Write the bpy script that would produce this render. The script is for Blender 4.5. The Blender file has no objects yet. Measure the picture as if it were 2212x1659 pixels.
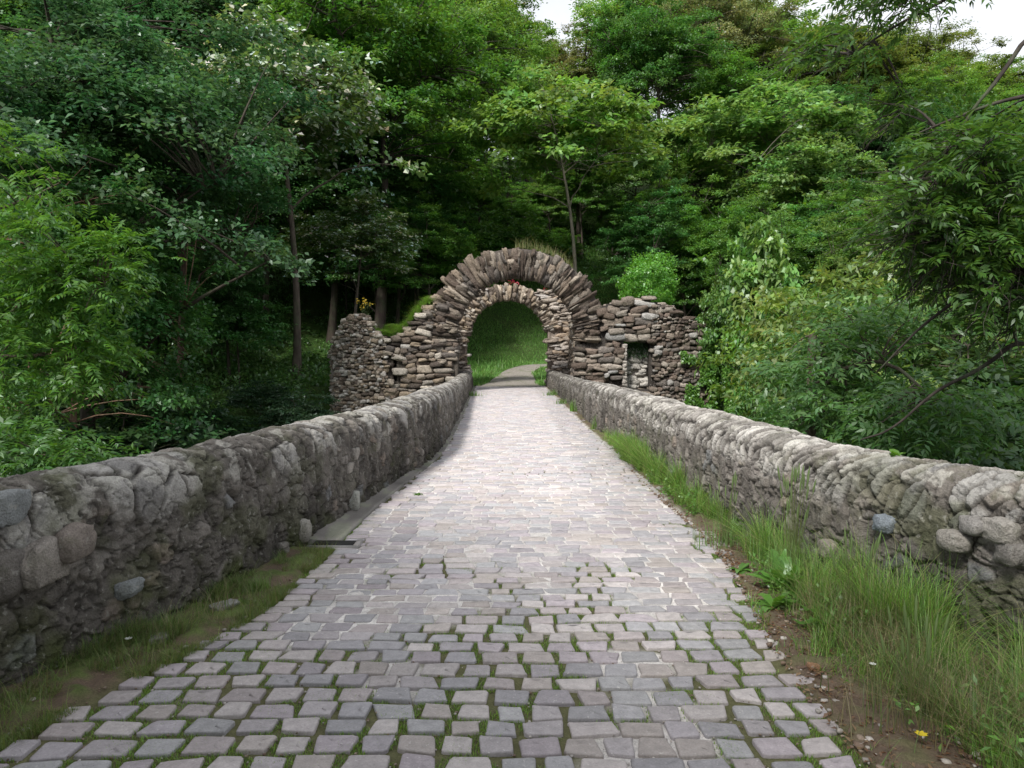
import bpy, math, numpy as np
from mathutils import Vector
R = math.radians
scene = bpy.context.scene
COL = scene.collection

# ------------------------------------------------------------------ camera
EYE = np.array([0.0, 0.0, 1.6]); F = 1600.0; CX, CY = 1106.0, 829.5; HZ = 751.0
PITCH = math.atan((CY - HZ) / F)
cam = bpy.data.objects.new("camera", bpy.data.cameras.new("camera"))
COL.objects.link(cam)
cam.location = EYE
cam.rotation_euler = (R(90) - PITCH, 0, 0)
cam.data.sensor_width = 36; cam.data.lens = 36 * F / 2212.0
cam.data.clip_start = 0.05; cam.data.clip_end = 2000
scene.camera = cam

# ------------------------------------------------------------------ sky and sun
SUN_EL, SUN_AZ = R(47), R(-152)          # azimuth clockwise from +Y : behind the viewer, to the left
w = bpy.data.worlds.new("World"); scene.world = w; w.use_nodes = True
nt = w.node_tree; nt.nodes.clear()
wo = nt.nodes.new("ShaderNodeOutputWorld"); bg = nt.nodes.new("ShaderNodeBackground")
sk = nt.nodes.new("ShaderNodeTexSky"); sk.sky_type = 'NISHITA'; sk.sun_disc = False
sk.sun_elevation = SUN_EL; sk.sun_rotation = SUN_AZ
tc = nt.nodes.new("ShaderNodeTexCoord"); ns = nt.nodes.new("ShaderNodeTexNoise")
ns.inputs['Scale'].default_value = 2.2; ns.inputs['Detail'].default_value = 6
rp = nt.nodes.new("ShaderNodeValToRGB"); rp.color_ramp.elements[0].position = .36; rp.color_ramp.elements[1].position = .56
rp.color_ramp.elements[0].color = (.6, .6, .6, 1)
mx = nt.nodes.new("ShaderNodeMix"); mx.data_type = 'RGBA'
mx.inputs['B'].default_value = (8.4, 8.55, 9.0, 1)       # bright cloud cover
nt.links.new(tc.outputs['Generated'], ns.inputs['Vector']); nt.links.new(ns.outputs['Fac'], rp.inputs['Fac'])
nt.links.new(rp.outputs['Color'], mx.inputs['Factor']); nt.links.new(sk.outputs['Color'], mx.inputs['A'])
nt.links.new(mx.outputs['Result'], bg.inputs['Color']); bg.inputs['Strength'].default_value = 0.085
nt.links.new(bg.outputs[0], wo.inputs[0])
sl = bpy.data.lights.new("sun", 'SUN'); sl.energy = 3.0; sl.angle = R(9); sl.color = (1.0, .965, .90)
so = bpy.data.objects.new("sun", sl); COL.objects.link(so)
sd = Vector((math.sin(SUN_AZ) * math.cos(SUN_EL), math.cos(SUN_AZ) * math.cos(SUN_EL), math.sin(SUN_EL)))
so.rotation_euler = (-sd).to_track_quat('-Z', 'Y').to_euler()
scene.view_settings.view_transform = 'Standard'; scene.view_settings.look = 'None'
scene.view_settings.exposure = 0.66; scene.view_settings.gamma = 1
scene.render.engine = 'CYCLES'
scene.cycles.max_bounces = 5; scene.cycles.diffuse_bounces = 3; scene.cycles.glossy_bounces = 2
scene.cycles.transmission_bounces = 3; scene.cycles.transparent_max_bounces = 4
scene.cycles.use_denoising = True

# ------------------------------------------------------------------ maths helpers
def P(px, py, Y):
    """world point seen at a position of the photograph, at distance Y down the bridge"""
    return np.array([(px - CX) / F * Y, Y, 1.6 - (py - HZ) / F * Y])
def rng(seed): return np.random.default_rng(seed)
def unit(a): return a / np.maximum(np.linalg.norm(a, axis=-1, keepdims=True), 1e-9)
def sstep(a, b, x):
    t = np.clip((x - a) / (b - a), 0, 1); return t * t * (3 - 2 * t)
def hsh(*k):
    h = np.zeros(np.broadcast(*k).shape, np.uint32)
    for i, a in enumerate(k):
        h = (h ^ (np.asarray(a).astype(np.int64).astype(np.uint32) * np.uint32([374761393, 668265263, 2246822519, 3266489917][i % 4]))) * np.uint32(2654435761)
        h ^= h >> np.uint32(15)
    h *= np.uint32(2246822519); h ^= h >> np.uint32(13)
    return (h & np.uint32(0xffffff)).astype(np.float64) / 0xffffff
def vnoise(p, seed=0):
    i = np.floor(p).astype(np.int64); f = p - i; f = f * f * (3 - 2 * f); r = 0
    for dx in (0, 1):
        for dy in (0, 1):
            for dz in (0, 1):
                wt = (f[..., 0] if dx else 1 - f[..., 0]) * (f[..., 1] if dy else 1 - f[..., 1]) * (f[..., 2] if dz else 1 - f[..., 2])
                r = r + wt * hsh(i[..., 0] + dx, i[..., 1] + dy, i[..., 2] + dz, np.full(i.shape[:-1], seed))
    return r
def fbm(p, o=4, seed=0):
    r = 0; a = .5; t = 0
    for k in range(o):
        r = r + a * vnoise(p, seed + k); t += a; a *= .5; p = p * 2.03 + 7.1
    return r / t
def cells(u, v, seed=0, jit=.8):
    """2-D cellular noise: F1, F2, per-cell randoms"""
    iu, iv = np.floor(u).astype(np.int64), np.floor(v).astype(np.int64)
    f1 = np.full(u.shape, 9.); f2 = np.full(u.shape, 9.); cu = np.zeros(u.shape, np.int64); cv = cu.copy()
    for du in (-1, 0, 1):
        for dv in (-1, 0, 1):
            a, b = iu + du, iv + dv; s = np.full(u.shape, seed)
            d = np.hypot(a + .5 + jit * (hsh(a, b, s) - .5) - u, b + .5 + jit * (hsh(a, b, s + 1) - .5) - v)
            n = d < f1
            f2 = np.where(n, f1, np.minimum(f2, d)); cu = np.where(n, a, cu); cv = np.where(n, b, cv); f1 = np.minimum(f1, d)
    s = np.full(u.shape, seed)
    return f1, f2, hsh(cu, cv, s + 2), hsh(cu, cv, s + 3)

# ------------------------------------------------------------------ mesh helpers
def mesh_np(name, V, Fq=None, mat=None, col=None, parent=None, smooth=False, Ft=None):
    """V (n,3); Fq (m,4) quads and / or Ft (k,3) triangles; col (n,3) point colours"""
    me = bpy.data.meshes.new(name); V = np.asarray(V, np.float32)
    me.vertices.add(len(V)); me.vertices.foreach_set('co', V.ravel())
    nq = 0 if Fq is None else len(Fq); ntr = 0 if Ft is None else len(Ft)
    parts = []
    if nq: parts.append(np.asarray(Fq, np.int32).ravel())
    if ntr: parts.append(np.asarray(Ft, np.int32).ravel())
    idx = np.concatenate(parts)
    tot = np.concatenate([np.full(nq, 4, np.int32), np.full(ntr, 3, np.int32)])
    st = np.concatenate([[0], np.cumsum(tot)[:-1]]).astype(np.int32)
    me.loops.add(len(idx)); me.loops.foreach_set('vertex_index', idx)
    me.polygons.add(nq + ntr); me.polygons.foreach_set('loop_start', st); me.polygons.foreach_set('loop_total', tot)
    if smooth: me.polygons.foreach_set('use_smooth', np.ones(nq + ntr, bool))
    me.update(calc_edges=True)
    if col is not None:
        a = me.attributes.new('col', 'FLOAT_COLOR', 'POINT')
        c = np.ones((len(V), 4), np.float32); c[:, :3] = col; a.data.foreach_set('color', c.ravel())
    if mat: me.materials.append(mat)
    o = bpy.data.objects.new(name, me); COL.objects.link(o)
    if parent: o.parent = parent
    return o
def grid_faces(n, m, off=0, wrap=False):
    i, j = np.meshgrid(np.arange(n - 1), np.arange(m if wrap else m - 1), indexing='ij')
    a = i * m + j; b = i * m + (j + 1) % m
    return np.stack([a, b, b + m, a + m], -1).reshape(-1, 4) + off
def tag(o, label=None, cat=None, group=None, kind=None):
    if label: o['label'] = label
    if cat: o['category'] = cat
    if group: o['group'] = group
    if kind: o['kind'] = kind
    return o
def empty(name, loc, label, cat, group=None):
    o = bpy.data.objects.new(name, None); COL.objects.link(o); o.location = [float(c) for c in loc]
    o.empty_display_size = .2
    return tag(o, label, cat, group)
class Geo:
    def __init__(s): s.V = []; s.Q = []; s.T = []; s.C = []; s.n = 0
    def add(s, V, Q=None, T=None, col=None):
        V = np.asarray(V, float).reshape(-1, 3)
        if Q is not None and len(Q): s.Q.append(np.asarray(Q) + s.n)
        if T is not None and len(T): s.T.append(np.asarray(T) + s.n)
        c = np.ones((len(V), 3)) * (np.asarray(col) if col is not None else .5)
        s.C.append(c); s.V.append(V); s.n += len(V)
    def build(s, name, mat, parent=None, smooth=False):
        return mesh_np(name, np.concatenate(s.V), np.concatenate(s.Q) if s.Q else None, mat, np.concatenate(s.C), parent, smooth,
                       np.concatenate(s.T) if s.T else None)
def tube(g, pts, rad, k=7, col=(.5, .5, .5)):
    pts = np.asarray(pts, float); rad = np.broadcast_to(rad, len(pts)); n = len(pts)
    t = unit(np.gradient(pts, axis=0)); ref = np.where(np.abs(t[:, 2:]) > .9, [[1., 0, 0]], [[0, 0, 1.]])
    ref = np.broadcast_to(ref[0], t.shape)
    a = unit(np.cross(t, ref)); b = np.cross(t, a); th = np.arange(k) / k * 2 * np.pi
    V = pts[:, None] + rad[:, None, None] * (a[:, None] * np.cos(th)[None, :, None] + b[:, None] * np.sin(th)[None, :, None])
    g.add(V.reshape(-1, 3), grid_faces(n, k, wrap=True), col=col)

# ------------------------------------------------------------------ materials
class NT:
    def __init__(s, name):
        s.m = bpy.data.materials.new(name); s.m.use_nodes = True; s.t = s.m.node_tree; s.t.nodes.clear()
        s.out = s.n('ShaderNodeOutputMaterial')
    def n(s, ty, **kw):
        x = s.t.nodes.new(ty)
        for k, v in kw.items():
            if k in x.inputs: s.set(x.inputs[k], v)
            else: setattr(x, k, v)
        return x
    def set(s, inp, v):
        if isinstance(v, bpy.types.NodeSocket): s.t.links.new(v, inp)
        else: inp.default_value = v
    def noise(s, scale, detail=4, rough=.55, vec=None):
        x = s.n('ShaderNodeTexNoise'); x.inputs['Scale'].default_value = scale; x.inputs['Detail'].default_value = detail
        x.inputs['Roughness'].default_value = rough
        s.set(x.inputs['Vector'], vec if vec is not None else s.pos()); return x.outputs['Fac']
    def pos(s):
        if not hasattr(s, '_p'): s._p = s.n('ShaderNodeTexCoord').outputs['Object']
        return s._p
    def ramp(s, fac, stops):
        x = s.n('ShaderNodeValToRGB'); e = x.color_ramp.elements
        while len(e) < len(stops): e.new(.5)
        for i, (p, c) in enumerate(stops):
            e[i].position = p; e[i].color = (c, c, c, 1) if np.isscalar(c) else (*c, 1)
        s.set(x.inputs['Fac'], fac); return x.outputs['Color']
    def mix(s, a, b, f, mode='MIX'):
        x = s.n('ShaderNodeMix', data_type='RGBA', blend_type=mode)
        s.set(x.inputs['A'], a if not isinstance(a, tuple) else (*a, 1)); s.set(x.inputs['B'], b if not isinstance(b, tuple) else (*b, 1))
        s.set(x.inputs['Factor'], f); return x.outputs['Result']
    def attr(s, name='col'): return s.n('ShaderNodeAttribute', attribute_name=name).outputs['Color']
    def bump(s, h, strength=.5, dist=.01, nrm=None):
        x = s.n('ShaderNodeBump'); x.inputs['Strength'].default_value = strength; x.inputs['Distance'].default_value = dist
        s.set(x.inputs['Height'], h)
        if nrm: s.set(x.inputs['Normal'], nrm)
        return x.outputs['Normal']
    def pbr(s, col, rough=.85, nrm=None, spec=.3):
        b = s.n('ShaderNodeBsdfPrincipled'); s.set(b.inputs['Base Color'], col if not isinstance(col, tuple) else (*col, 1))
        s.set(b.inputs['Roughness'], rough); b.inputs['Specular IOR Level'].default_value = spec
        if nrm: s.set(b.inputs['Normal'], nrm)
        s.t.links.new(b.outputs[0], s.out.inputs[0]); return s.m

def leaf_mat(name, tr=.42, rough=.42, gloss=.045):
    m = NT(name); oi = m.n('ShaderNodeObjectInfo')
    c = m.mix(oi.outputs['Color'], m.attr(), 1.0, 'MULTIPLY')
    d = m.n('ShaderNodeBsdfDiffuse'); m.set(d.inputs['Color'], c)
    hs = m.n('ShaderNodeHueSaturation'); hs.inputs['Hue'].default_value = .485; hs.inputs['Value'].default_value = 1.5; hs.inputs['Saturation'].default_value = 1.1
    m.set(hs.inputs['Color'], c)
    t = m.n('ShaderNodeBsdfTranslucent'); m.set(t.inputs['Color'], hs.outputs['Color'])
    a = m.n('ShaderNodeMixShader'); a.inputs[0].default_value = tr
    m.t.links.new(d.outputs[0], a.inputs[1]); m.t.links.new(t.outputs[0], a.inputs[2])
    g = m.n('ShaderNodeBsdfGlossy'); g.inputs['Roughness'].default_value = rough; g.inputs['Color'].default_value = (.9, 1, .95, 1)
    b = m.n('ShaderNodeMixShader'); b.inputs[0].default_value = gloss
    m.t.links.new(a.outputs[0], b.inputs[1]); m.t.links.new(g.outputs[0], b.inputs[2]); m.t.links.new(b.outputs[0], m.out.inputs[0])
    return m.m
M_LEAF = leaf_mat('foliage')
M_GRASS = leaf_mat('grass_blades', .38, .5, .03)
def bark_mat():
    m = NT('bark'); v = m.n('ShaderNodeMapping'); m.set(v.inputs['Vector'], m.pos()); v.inputs['Scale'].default_value = (1, 1, .25)
    n1 = m.noise(9, 6, .65, v.outputs[0]); oi = m.n('ShaderNodeObjectInfo')
    c = m.ramp(n1, [(.3, .45), (.7, 1.35)])
    c = m.mix(oi.outputs['Color'], c, 1., 'MULTIPLY')
    c = m.mix(c, (.10, .13, .07), m.ramp(m.noise(2.3, 3), [(.5, 0.), (.75, .6)]))
    return m.pbr(c, .9, m.bump(n1, .8, .03))
M_BARK = bark_mat()
def stone_mat(name, fine=70, moss=.5, lichen=.4, bump=.7, dist=.012):
    m = NT(name); c = m.attr()
    nf = m.noise(fine, 6, .65); nm = m.noise(11, 5, .6)
    c = m.mix(c, m.ramp(nf, [(.25, .62), (.5, 1.), (.78, 1.36)]), 1., 'MULTIPLY')
    c = m.mix(c, m.ramp(nm, [(.28, .72), (.7, 1.2)]), .8, 'MULTIPLY')
    c = m.mix(c, (.42, .41, .37), m.ramp(m.noise(26, 3), [(.61, 0.), (.70, lichen)]))
    c = m.mix(c, (.075, .085, .03), m.ramp(m.noise(4.5, 6, .7), [(.56, 0.), (.72, moss)]))
    c = m.mix(c, (.055, .05, .045), m.ramp(m.noise(2.1, 5, .65), [(.55, 0.), (.8, .55)]))
    n = m.bump(nf, bump, dist); n = m.bump(nm, .5, dist * 3, n)
    return m.pbr(c, .92, n, .2)
M_WALL = stone_mat('weathered_stone_wall', 90, .55, .45, 1., .012)
M_GATE = stone_mat('ruin_stone', 22, .35, .35, .8, .03)
def paver_mat():
    m = NT('paving_stone'); c = m.attr(); nf = m.noise(120, 5, .6); nm = m.noise(22, 4)
    c = m.mix(c, m.ramp(nf, [(.3, .84), (.7, 1.14)]), 1., 'MULTIPLY')
    c = m.mix(c, m.ramp(nm, [(.3, .84), (.7, 1.12)]), 1., 'MULTIPLY')
    c = m.mix(c, (.60, .57, .55), m.ramp(m.noise(55, 3), [(.66, 0.), (.72, .55)]))
    n = m.bump(nf, .35, .003); n = m.bump(nm, .4, .008, n)
    return m.pbr(c, m.ramp(nm, [(.3, .55), (.7, .8)]), n, .35)
M_PAVE = paver_mat()
def joint_mat():
    m = NT('mortar_and_moss_joints'); nf = m.noise(110, 5, .7); nb = m.noise(14, 5, .65)
    c = m.attr()
    c = m.mix(c, m.ramp(nf, [(.25, .55), (.75, 1.4)]), 1., 'MULTIPLY')
    c = m.mix(c, m.ramp(nb, [(.3, .75), (.7, 1.2)]), 1., 'MULTIPLY')
    return m.pbr(c, .95, m.bump(nf, .9, .008), .15)
M_JOINT = joint_mat()
def soil_mat():
    m = NT('woodland_ground'); nf = m.noise(3.5, 6, .7); nb = m.noise(.35, 4)
    c = m.ramp(nf, [(.25, (.03, .045, .014)), (.5, (.05, .095, .025)), (.75, (.08, .15, .035))])
    c = m.mix(c, (.06, .05, .03), m.ramp(nb, [(.5, 0.), (.7, .5)]))
    return m.pbr(c, .95, m.bump(nf, .8, .2), .1)
M_SOIL = soil_mat()
def path_mat():
    m = NT('gravel_path'); nf = m.noise(12, 6, .7)
    c = m.ramp(nf, [(.25, (.15, .13, .11)), (.75, (.40, .37, .34))]); c = m.mix(c, (.10, .13, .05), m.ramp(m.noise(1.6, 5, .7), [(.52, 0.), (.66, .7)]))
    return m.pbr(c, .95, m.bump(nf, .5, .02), .1)
M_PATH = path_mat()
def water_mat():
    m = NT('river_water'); return m.pbr((.02, .035, .02), .12, m.bump(m.noise(2.2, 4), .3, .1), .5)
M_WATER = water_mat()
def plain(name, c, rough=.7):
    m = NT(name); n = m.noise(40, 3); return m.pbr(m.mix(c, m.ramp(n, [(.3, .8), (.7, 1.15)]), 1., 'MULTIPLY'), rough)
M_DARK = plain('drain_shadow', (.012, .011, .01))

# ------------------------------------------------------------------ terrain
def ground_z(x, y):
    x = np.asarray(x, float); y = np.asarray(y, float); p = np.stack([x * .12, y * .12, x * 0 + 3.], -1)
    side = np.abs(x)
    bank = sstep(16, 30 + 7 * sstep(6, 20, side), y)                 # far bank up to the gate terrace
    z = -9 + 9 * bank
    z = np.where(y < 3, -9 * sstep(-9, 3, y), z)                     # near bank behind the viewer
    z = z + np.where(x > 3, 5.2 * sstep(3.5, 12, x) * (1 - bank) * sstep(2, 10, y), 0)
    z = z + .7 * sstep(31, 40, y)
    y0 = 42 - 5 * sstep(6, 20, -x) - 1. * sstep(12, 30, x)
    t = np.maximum(y - y0, 0)
    h = .64 * t * (.55 + .45 * sstep(0, 12, t)) * sstep(-1, 3, t)
    top = 29 + 3 * np.sin(x * .045 + .7)
    h = top * (1 - np.exp(-(h / top) ** 1.6)) ** .625 if True else h
    z = z + h
    z = z + (fbm(p, 4, 5) - .5) * 2.6 * sstep(4, 12, side + np.maximum(y - 44, 0) * .5)
    return z
xs = np.concatenate([np.linspace(-400, -60, 14)[:-1], np.linspace(-60, 60, 161), np.linspace(60, 400, 14)[1:]])
ys = np.concatenate([np.linspace(-200, -20, 8)[:-1], np.linspace(-20, 110, 171), np.linspace(110, 500, 14)[1:]])
gx, gy = np.meshgrid(xs, ys, indexing='ij')
gz = ground_z(gx, gy); gz = gz - 45 * sstep(120, 300, gy)
inside = (np.abs(gx) < 2.6) & (gy > -8) & (gy < 31)
gz = np.where(inside, np.minimum(gz, -.6), gz)
tag(mesh_np('hillside', np.stack([gx, gy, gz], -1).reshape(-1, 3), grid_faces(len(xs), len(ys))[:, ::-1], M_SOIL, smooth=True), kind='structure')
tag(mesh_np('river', [(-90, -2, -8.6), (90, -2, -8.6), (90, 19, -8.6), (-90, 19, -8.6)], [[0, 1, 2, 3]], M_WATER), kind='structure')

# ------------------------------------------------------------------ lines of the bridge
LW = np.array([(-2.9, -3.0, 1.0), (-2.75, 1.0, 1.0), (-2.55, 2.6, .99), (-2.38, 3.45, .97), (-2.2, 3.75, .96), (-1.97, 4.2, .95), (-1.89, 4.8, .94), (-1.77, 5.59, .94), (-1.65, 6.2, .93),
               (-1.38, 8.59, .90), (-1.18, 9.9, .93), (-1.10, 11.6, .93), (-1.15, 15.1, .83), (-1.24, 18.4, .76), (-1.42, 24.6, .68), (-1.58, 30.2, .66)])
RW = np.array([(2.9, -3.0, .95), (2.75, 1.0, .95), (2.62, 3.0, .94), (2.46, 3.89, .92), (2.18, 4.3, .93), (2.0, 5.36, .91), (1.93, 6.77, .92), (1.78, 9., .91), (1.70, 11.3, .91),
               (1.63, 15.0, .86), (1.60, 19.1, .76), (1.50, 24.6, .70), (1.36, 30.2, .68)])
def cat(tab, y, c):
    """smooth interpolation of column c of a table against its y column"""
    k = np.linspace(-1, 1, 9) * .6
    return np.mean([np.interp(y + d, tab[:, 1], tab[:, c]) for d in k], axis=0)
RE = np.array([(1.36, 0, 0), (1.36, 2.88, 0), (1.30, 3.5, 0), (1.46, 4.4, 0), (1.62, 5.8, 0), (1.56, 7.3, 0), (1.54, 10.3, 0), (1.46, 15, 0), (1.38, 23.5, 0), (1.3, 31, 0)])
LE = np.array([(-2.3, 0, 0), (-2.1, 3.05, 0), (-1.87, 3.42, 0), (-1.66, 3.8, 0), (-1.52, 4.4, 0), (-1.44, 5.4, 0), (-1.43, 5.83, 0), (-1.37, 7.0, 0), (-1.27, 8.5, 0), (-1.12, 9.8, 0), (-1.04, 11.5, 0), (-1.09, 15, 0), (-1.18, 18.4, 0), (-1.36, 24.6, 0), (-1.5, 31, 0)])

# ------------------------------------------------------------------ parapets
def parapet(name, tab, side, label, seed):
    # y stations get wider with distance
    ya = [-3.0]
    while ya[-1] < 30.2: ya.append(ya[-1] + max(.006, abs(ya[-1]) * .0025) if ya[-1] > 2.0 else ya[-1] + .05)
    y = np.array(ya); x = cat(tab, y, 0); zt = cat(tab, y, 2)
    s = np.concatenate([[0], np.cumsum(np.hypot(np.diff(x), np.diff(y)))])
    tx, ty = np.gradient(x, s), np.gradient(y, s); nx, ny = ty * side, -tx * side         # points away from the road
    W = .50
    # profile: inner face, rounded crest, outer face (a = across, b = height fraction / metres)
    nv1, nv2, nv3 = 120, 84, 14
    v1 = np.linspace(0, 1, nv1, endpoint=False); th = np.linspace(0, np.pi, nv2); v3 = np.linspace(0, 1, nv3 + 1)[1:]
    rise = .19
    S = s[:, None]; ZT = zt[:, None]
    hs = ZT - rise
    a = np.concatenate([np.broadcast_to(.03 * v1, (len(y), nv1)), np.broadcast_to(.03 + (W - .03) * (1 - np.cos(th)) / 2, (len(y), nv2)), np.broadcast_to(W + .02 * v3, (len(y), nv3))], 1)
    b = np.concatenate([-.06 + (hs + .06) * v1, hs + rise * np.sin(th) ** .8 * np.ones_like(S), hs - (hs + 1.6) * v3], 1)
    t = np.concatenate([-.06 + (hs + .06) * v1, hs + np.broadcast_to(th / np.pi * .66, (len(y), nv2)), hs + .66 + (hs + 1.6) * v3], 1)   # arc length up and over
    na = np.concatenate([np.broadcast_to(-1 + 0 * v1, (len(y), nv1)), np.broadcast_to(-np.cos(th), (len(y), nv2)), np.broadcast_to(1 + 0 * v3, (len(y), nv3))], 1)
    nb = np.concatenate([np.broadcast_to(0 * v1, (len(y), nv1)), np.broadcast_to(np.sin(th), (len(y), nv2)), np.broadcast_to(0 * v3, (len(y), nv3))], 1)
    SS = np.broadcast_to(S, a.shape); cap0 = hs + np.zeros_like(a)
    p3 = np.stack([SS, t, np.full(a.shape, seed * 3.1)], -1)
    # long slanting crest stones
    wob = (fbm(p3 * 2.2, 3, seed) - .5)
    tc_ = t - cap0
    slant = .55 if side > 0 else .45
    f1, f2, r1, r2 = cells((SS + slant * tc_ * 1. + wob * .30 + .03 * np.sin(tc_ * 9 + SS * 3)) / (.088 if side > 0 else .16), (tc_ + wob * .12 + .2) / (.26 if side > 0 else .36), seed, .75)
    st = np.maximum(np.gradient(y)[:, None] + 0 * SS, .008); rs = st / (.088 if side > 0 else .16); rf = st / .15; edge = sstep(.02, np.maximum(.16, 2.2 * rs), f2 - f1)
    near = fbm(np.stack([SS * .7, t, t * 0 + seed], -1), 3, seed + 9)
    lo = -.17 + .10 * (near - .5) if side > 0 else -.13 + .1 * (near - .5)
    capz = sstep(lo, lo + .12, tc_ + wob * .3)
    dens = .90 if side > 0 else .50
    # the right crest near the viewer is mostly mortar; the left one further away too
    yy = y[:, None] + 0 * a
    if side > 0: dens = dens - .45 * sstep(4.9, 4.2, yy)
    pres = (r1 < dens + (near - .5) * .6)
    cap_st = capz * edge * pres
    # rounder cobbles in the face
    cs = .15
    g1, g2, q1, q2 = cells((SS + wob * .1) / cs, (t + wob * .1) / (cs * .8), seed + 40, .8)
    gdens = (.10 if side > 0 else .13) + (.20 if side > 0 else .13) * sstep(5.2, 3.8, yy)
    gp = (q1 < gdens + (near - .5) * .5)
    fc_st = (1 - capz) * sstep(.04, np.maximum(.3, 2.4 * rf), g2 - g1) * gp
    # pits and lumps of crumbling mortar
    lump = fbm(p3 * 9, 5, seed + 3); big = fbm(p3 * 1.6, 3, seed + 5); rid = np.abs(fbm(p3 * 4.2, 4, seed + 11) - .5) * 2
    disp = ((.010 if side > 0 else .009) + .010 * (r2 - .3)) * cap_st + .013 * fc_st + (lump - .5) * .062 * (1 - .7 * np.maximum(cap_st, fc_st)) + (big - .5) * .06
    disp -= .030 * sstep(.09, 0, rid) * (1 - .6 * capz)
    disp -= .010 * capz * (1 - sstep(0, np.maximum(.12, 1.8 * rs), f2 - f1)) * pres
    fine = fbm(p3 * 26, 3, seed + 21); disp += (fine - .5) * .028 * (1 - .75 * sstep(3.5, 7., y[:, None]))
    cr2 = np.abs(fbm(p3 * 11 + 3, 4, seed + 17) - .5) * 2; disp -= .012 * sstep(.09, 0, cr2)
    gapm = capz * (1 - sstep(.0, np.maximum(.08, 1.5 * rs), f2 - f1)) * (r1 < dens + .15); gapf = (1 - capz) * (1 - sstep(.0, np.maximum(.08, 1.5 * rf), g2 - g1)) * gp
    disp -= .012 * gapm + .010 * gapf
    A = a + na * disp; B = b + nb * disp
    X = x[:, None] + nx[:, None] * A; Y = y[:, None] + ny[:, None] * A
    V = np.stack([X, Y, B], -1)
    # colours of mortar, stones and growth, plus contact shade at the foot
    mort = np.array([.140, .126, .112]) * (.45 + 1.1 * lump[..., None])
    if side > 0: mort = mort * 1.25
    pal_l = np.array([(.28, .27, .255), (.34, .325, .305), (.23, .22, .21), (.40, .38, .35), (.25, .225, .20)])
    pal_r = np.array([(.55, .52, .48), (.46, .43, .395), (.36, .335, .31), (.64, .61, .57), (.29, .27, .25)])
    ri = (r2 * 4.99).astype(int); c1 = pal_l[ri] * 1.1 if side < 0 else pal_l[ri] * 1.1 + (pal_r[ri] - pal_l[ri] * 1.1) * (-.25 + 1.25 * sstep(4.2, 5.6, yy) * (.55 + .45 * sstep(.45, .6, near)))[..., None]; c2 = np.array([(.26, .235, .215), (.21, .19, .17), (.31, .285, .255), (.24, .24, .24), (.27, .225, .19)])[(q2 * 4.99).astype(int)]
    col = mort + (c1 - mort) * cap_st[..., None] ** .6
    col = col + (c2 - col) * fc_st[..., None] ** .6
    stain = sstep(.50, .62, fbm(p3 * np.array([1.5, .7, 1.]) + 31, 4, seed + 50)) * (1 - capz); col = col * (1 - .45 * stain[..., None])
    lich = sstep(.58, .64, fbm(p3 * 8 + 17, 4, seed + 60)) * sstep(.3, .7, t) * (.4 + .6 * capz); col = col + (np.array([.52, .50, .45]) - col) * (.55 * lich)[..., None]
    mossm = sstep(.52, .64, fbm(p3 * 3.1 + 4, 4, seed + 30)) * (.35 + .65 * sstep(.30, .0, t)) * .8
    mossm = mossm * (.25 + sstep(8., 4.5, yy)) if side < 0 else mossm * (.4 + 1.1 * sstep(5.2, 4.2, yy))
    col = col + (np.array([.075, .095, .024]) - col) * mossm[..., None]
    col = col * (1 - .50 * np.maximum(gapm, gapf * .7)[..., None]) * (1 - .45 * sstep(.09, 0, cr2)[..., None])
    low = sstep(.5, .0, t + (near - .5) * .5) * (.5 if side < 0 else .3)       # damp earth-stained foot, contact shade painted in with it
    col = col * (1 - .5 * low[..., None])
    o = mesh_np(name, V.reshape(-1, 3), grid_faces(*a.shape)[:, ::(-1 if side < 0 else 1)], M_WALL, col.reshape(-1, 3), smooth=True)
    return tag(o, label, 'wall')
parapet('parapet_wall', LW, -1, 'low grey parapet wall on the left side of the cobbled bridge with mortared rounded crest', 1)
parapet('parapet_wall', RW, 1, 'low parapet wall on the right side of the bridge with pale slanting crest stones', 2)

# ------------------------------------------------------------------ rocks
def rock_templates(n, seed, sharp=.45, nse=.22, div=4):
    """unit rocks: a divided cube pulled towards a sphere and roughened"""
    fs = []; V = []; k = div + 1; L = np.linspace(-1, 1, k); off = 0
    for ax in range(3):
        for sg in (-1, 1):
            u, v = np.meshgrid(L, L, indexing='ij'); p = np.zeros((k, k, 3)); p[..., ax] = sg; p[..., (ax + 1) % 3] = u; p[..., (ax + 2) % 3] = v
            V.append(p.reshape(-1, 3)); f = grid_faces(k, k, off); fs.append(f if sg > 0 else f[:, ::-1]); off += k * k
    V = np.concatenate(V); Fq = np.concatenate(fs)
    key = np.round(V * 1000).astype(int); _, ix, inv = np.unique(key, axis=0, return_index=True, return_inverse=True)
    V = V[ix]; Fq = inv.ravel()[Fq]; out = []
    for i in range(n):
        q = V / np.linalg.norm(V, axis=1, keepdims=True)
        q = V * sharp + q * (1 - sharp) * 1.15
        q = q * (1 + nse * 2 * (fbm(q * 1.1 + i * 9.7, 3, seed + i)[:, None] - .5))
        q = q + (rng(seed + i).random((len(q), 3)) - .5) * .08
        out.append(q * .5)
    return out, Fq
ROUND, RF = rock_templates(10, 100, .50, .40)
SLAB, SF = rock_templates(10, 200, .62, .42, 5)
FLIPS = np.array([(1, 1, 1), (-1, -1, 1), (1, -1, -1), (-1, 1, -1)])
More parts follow.
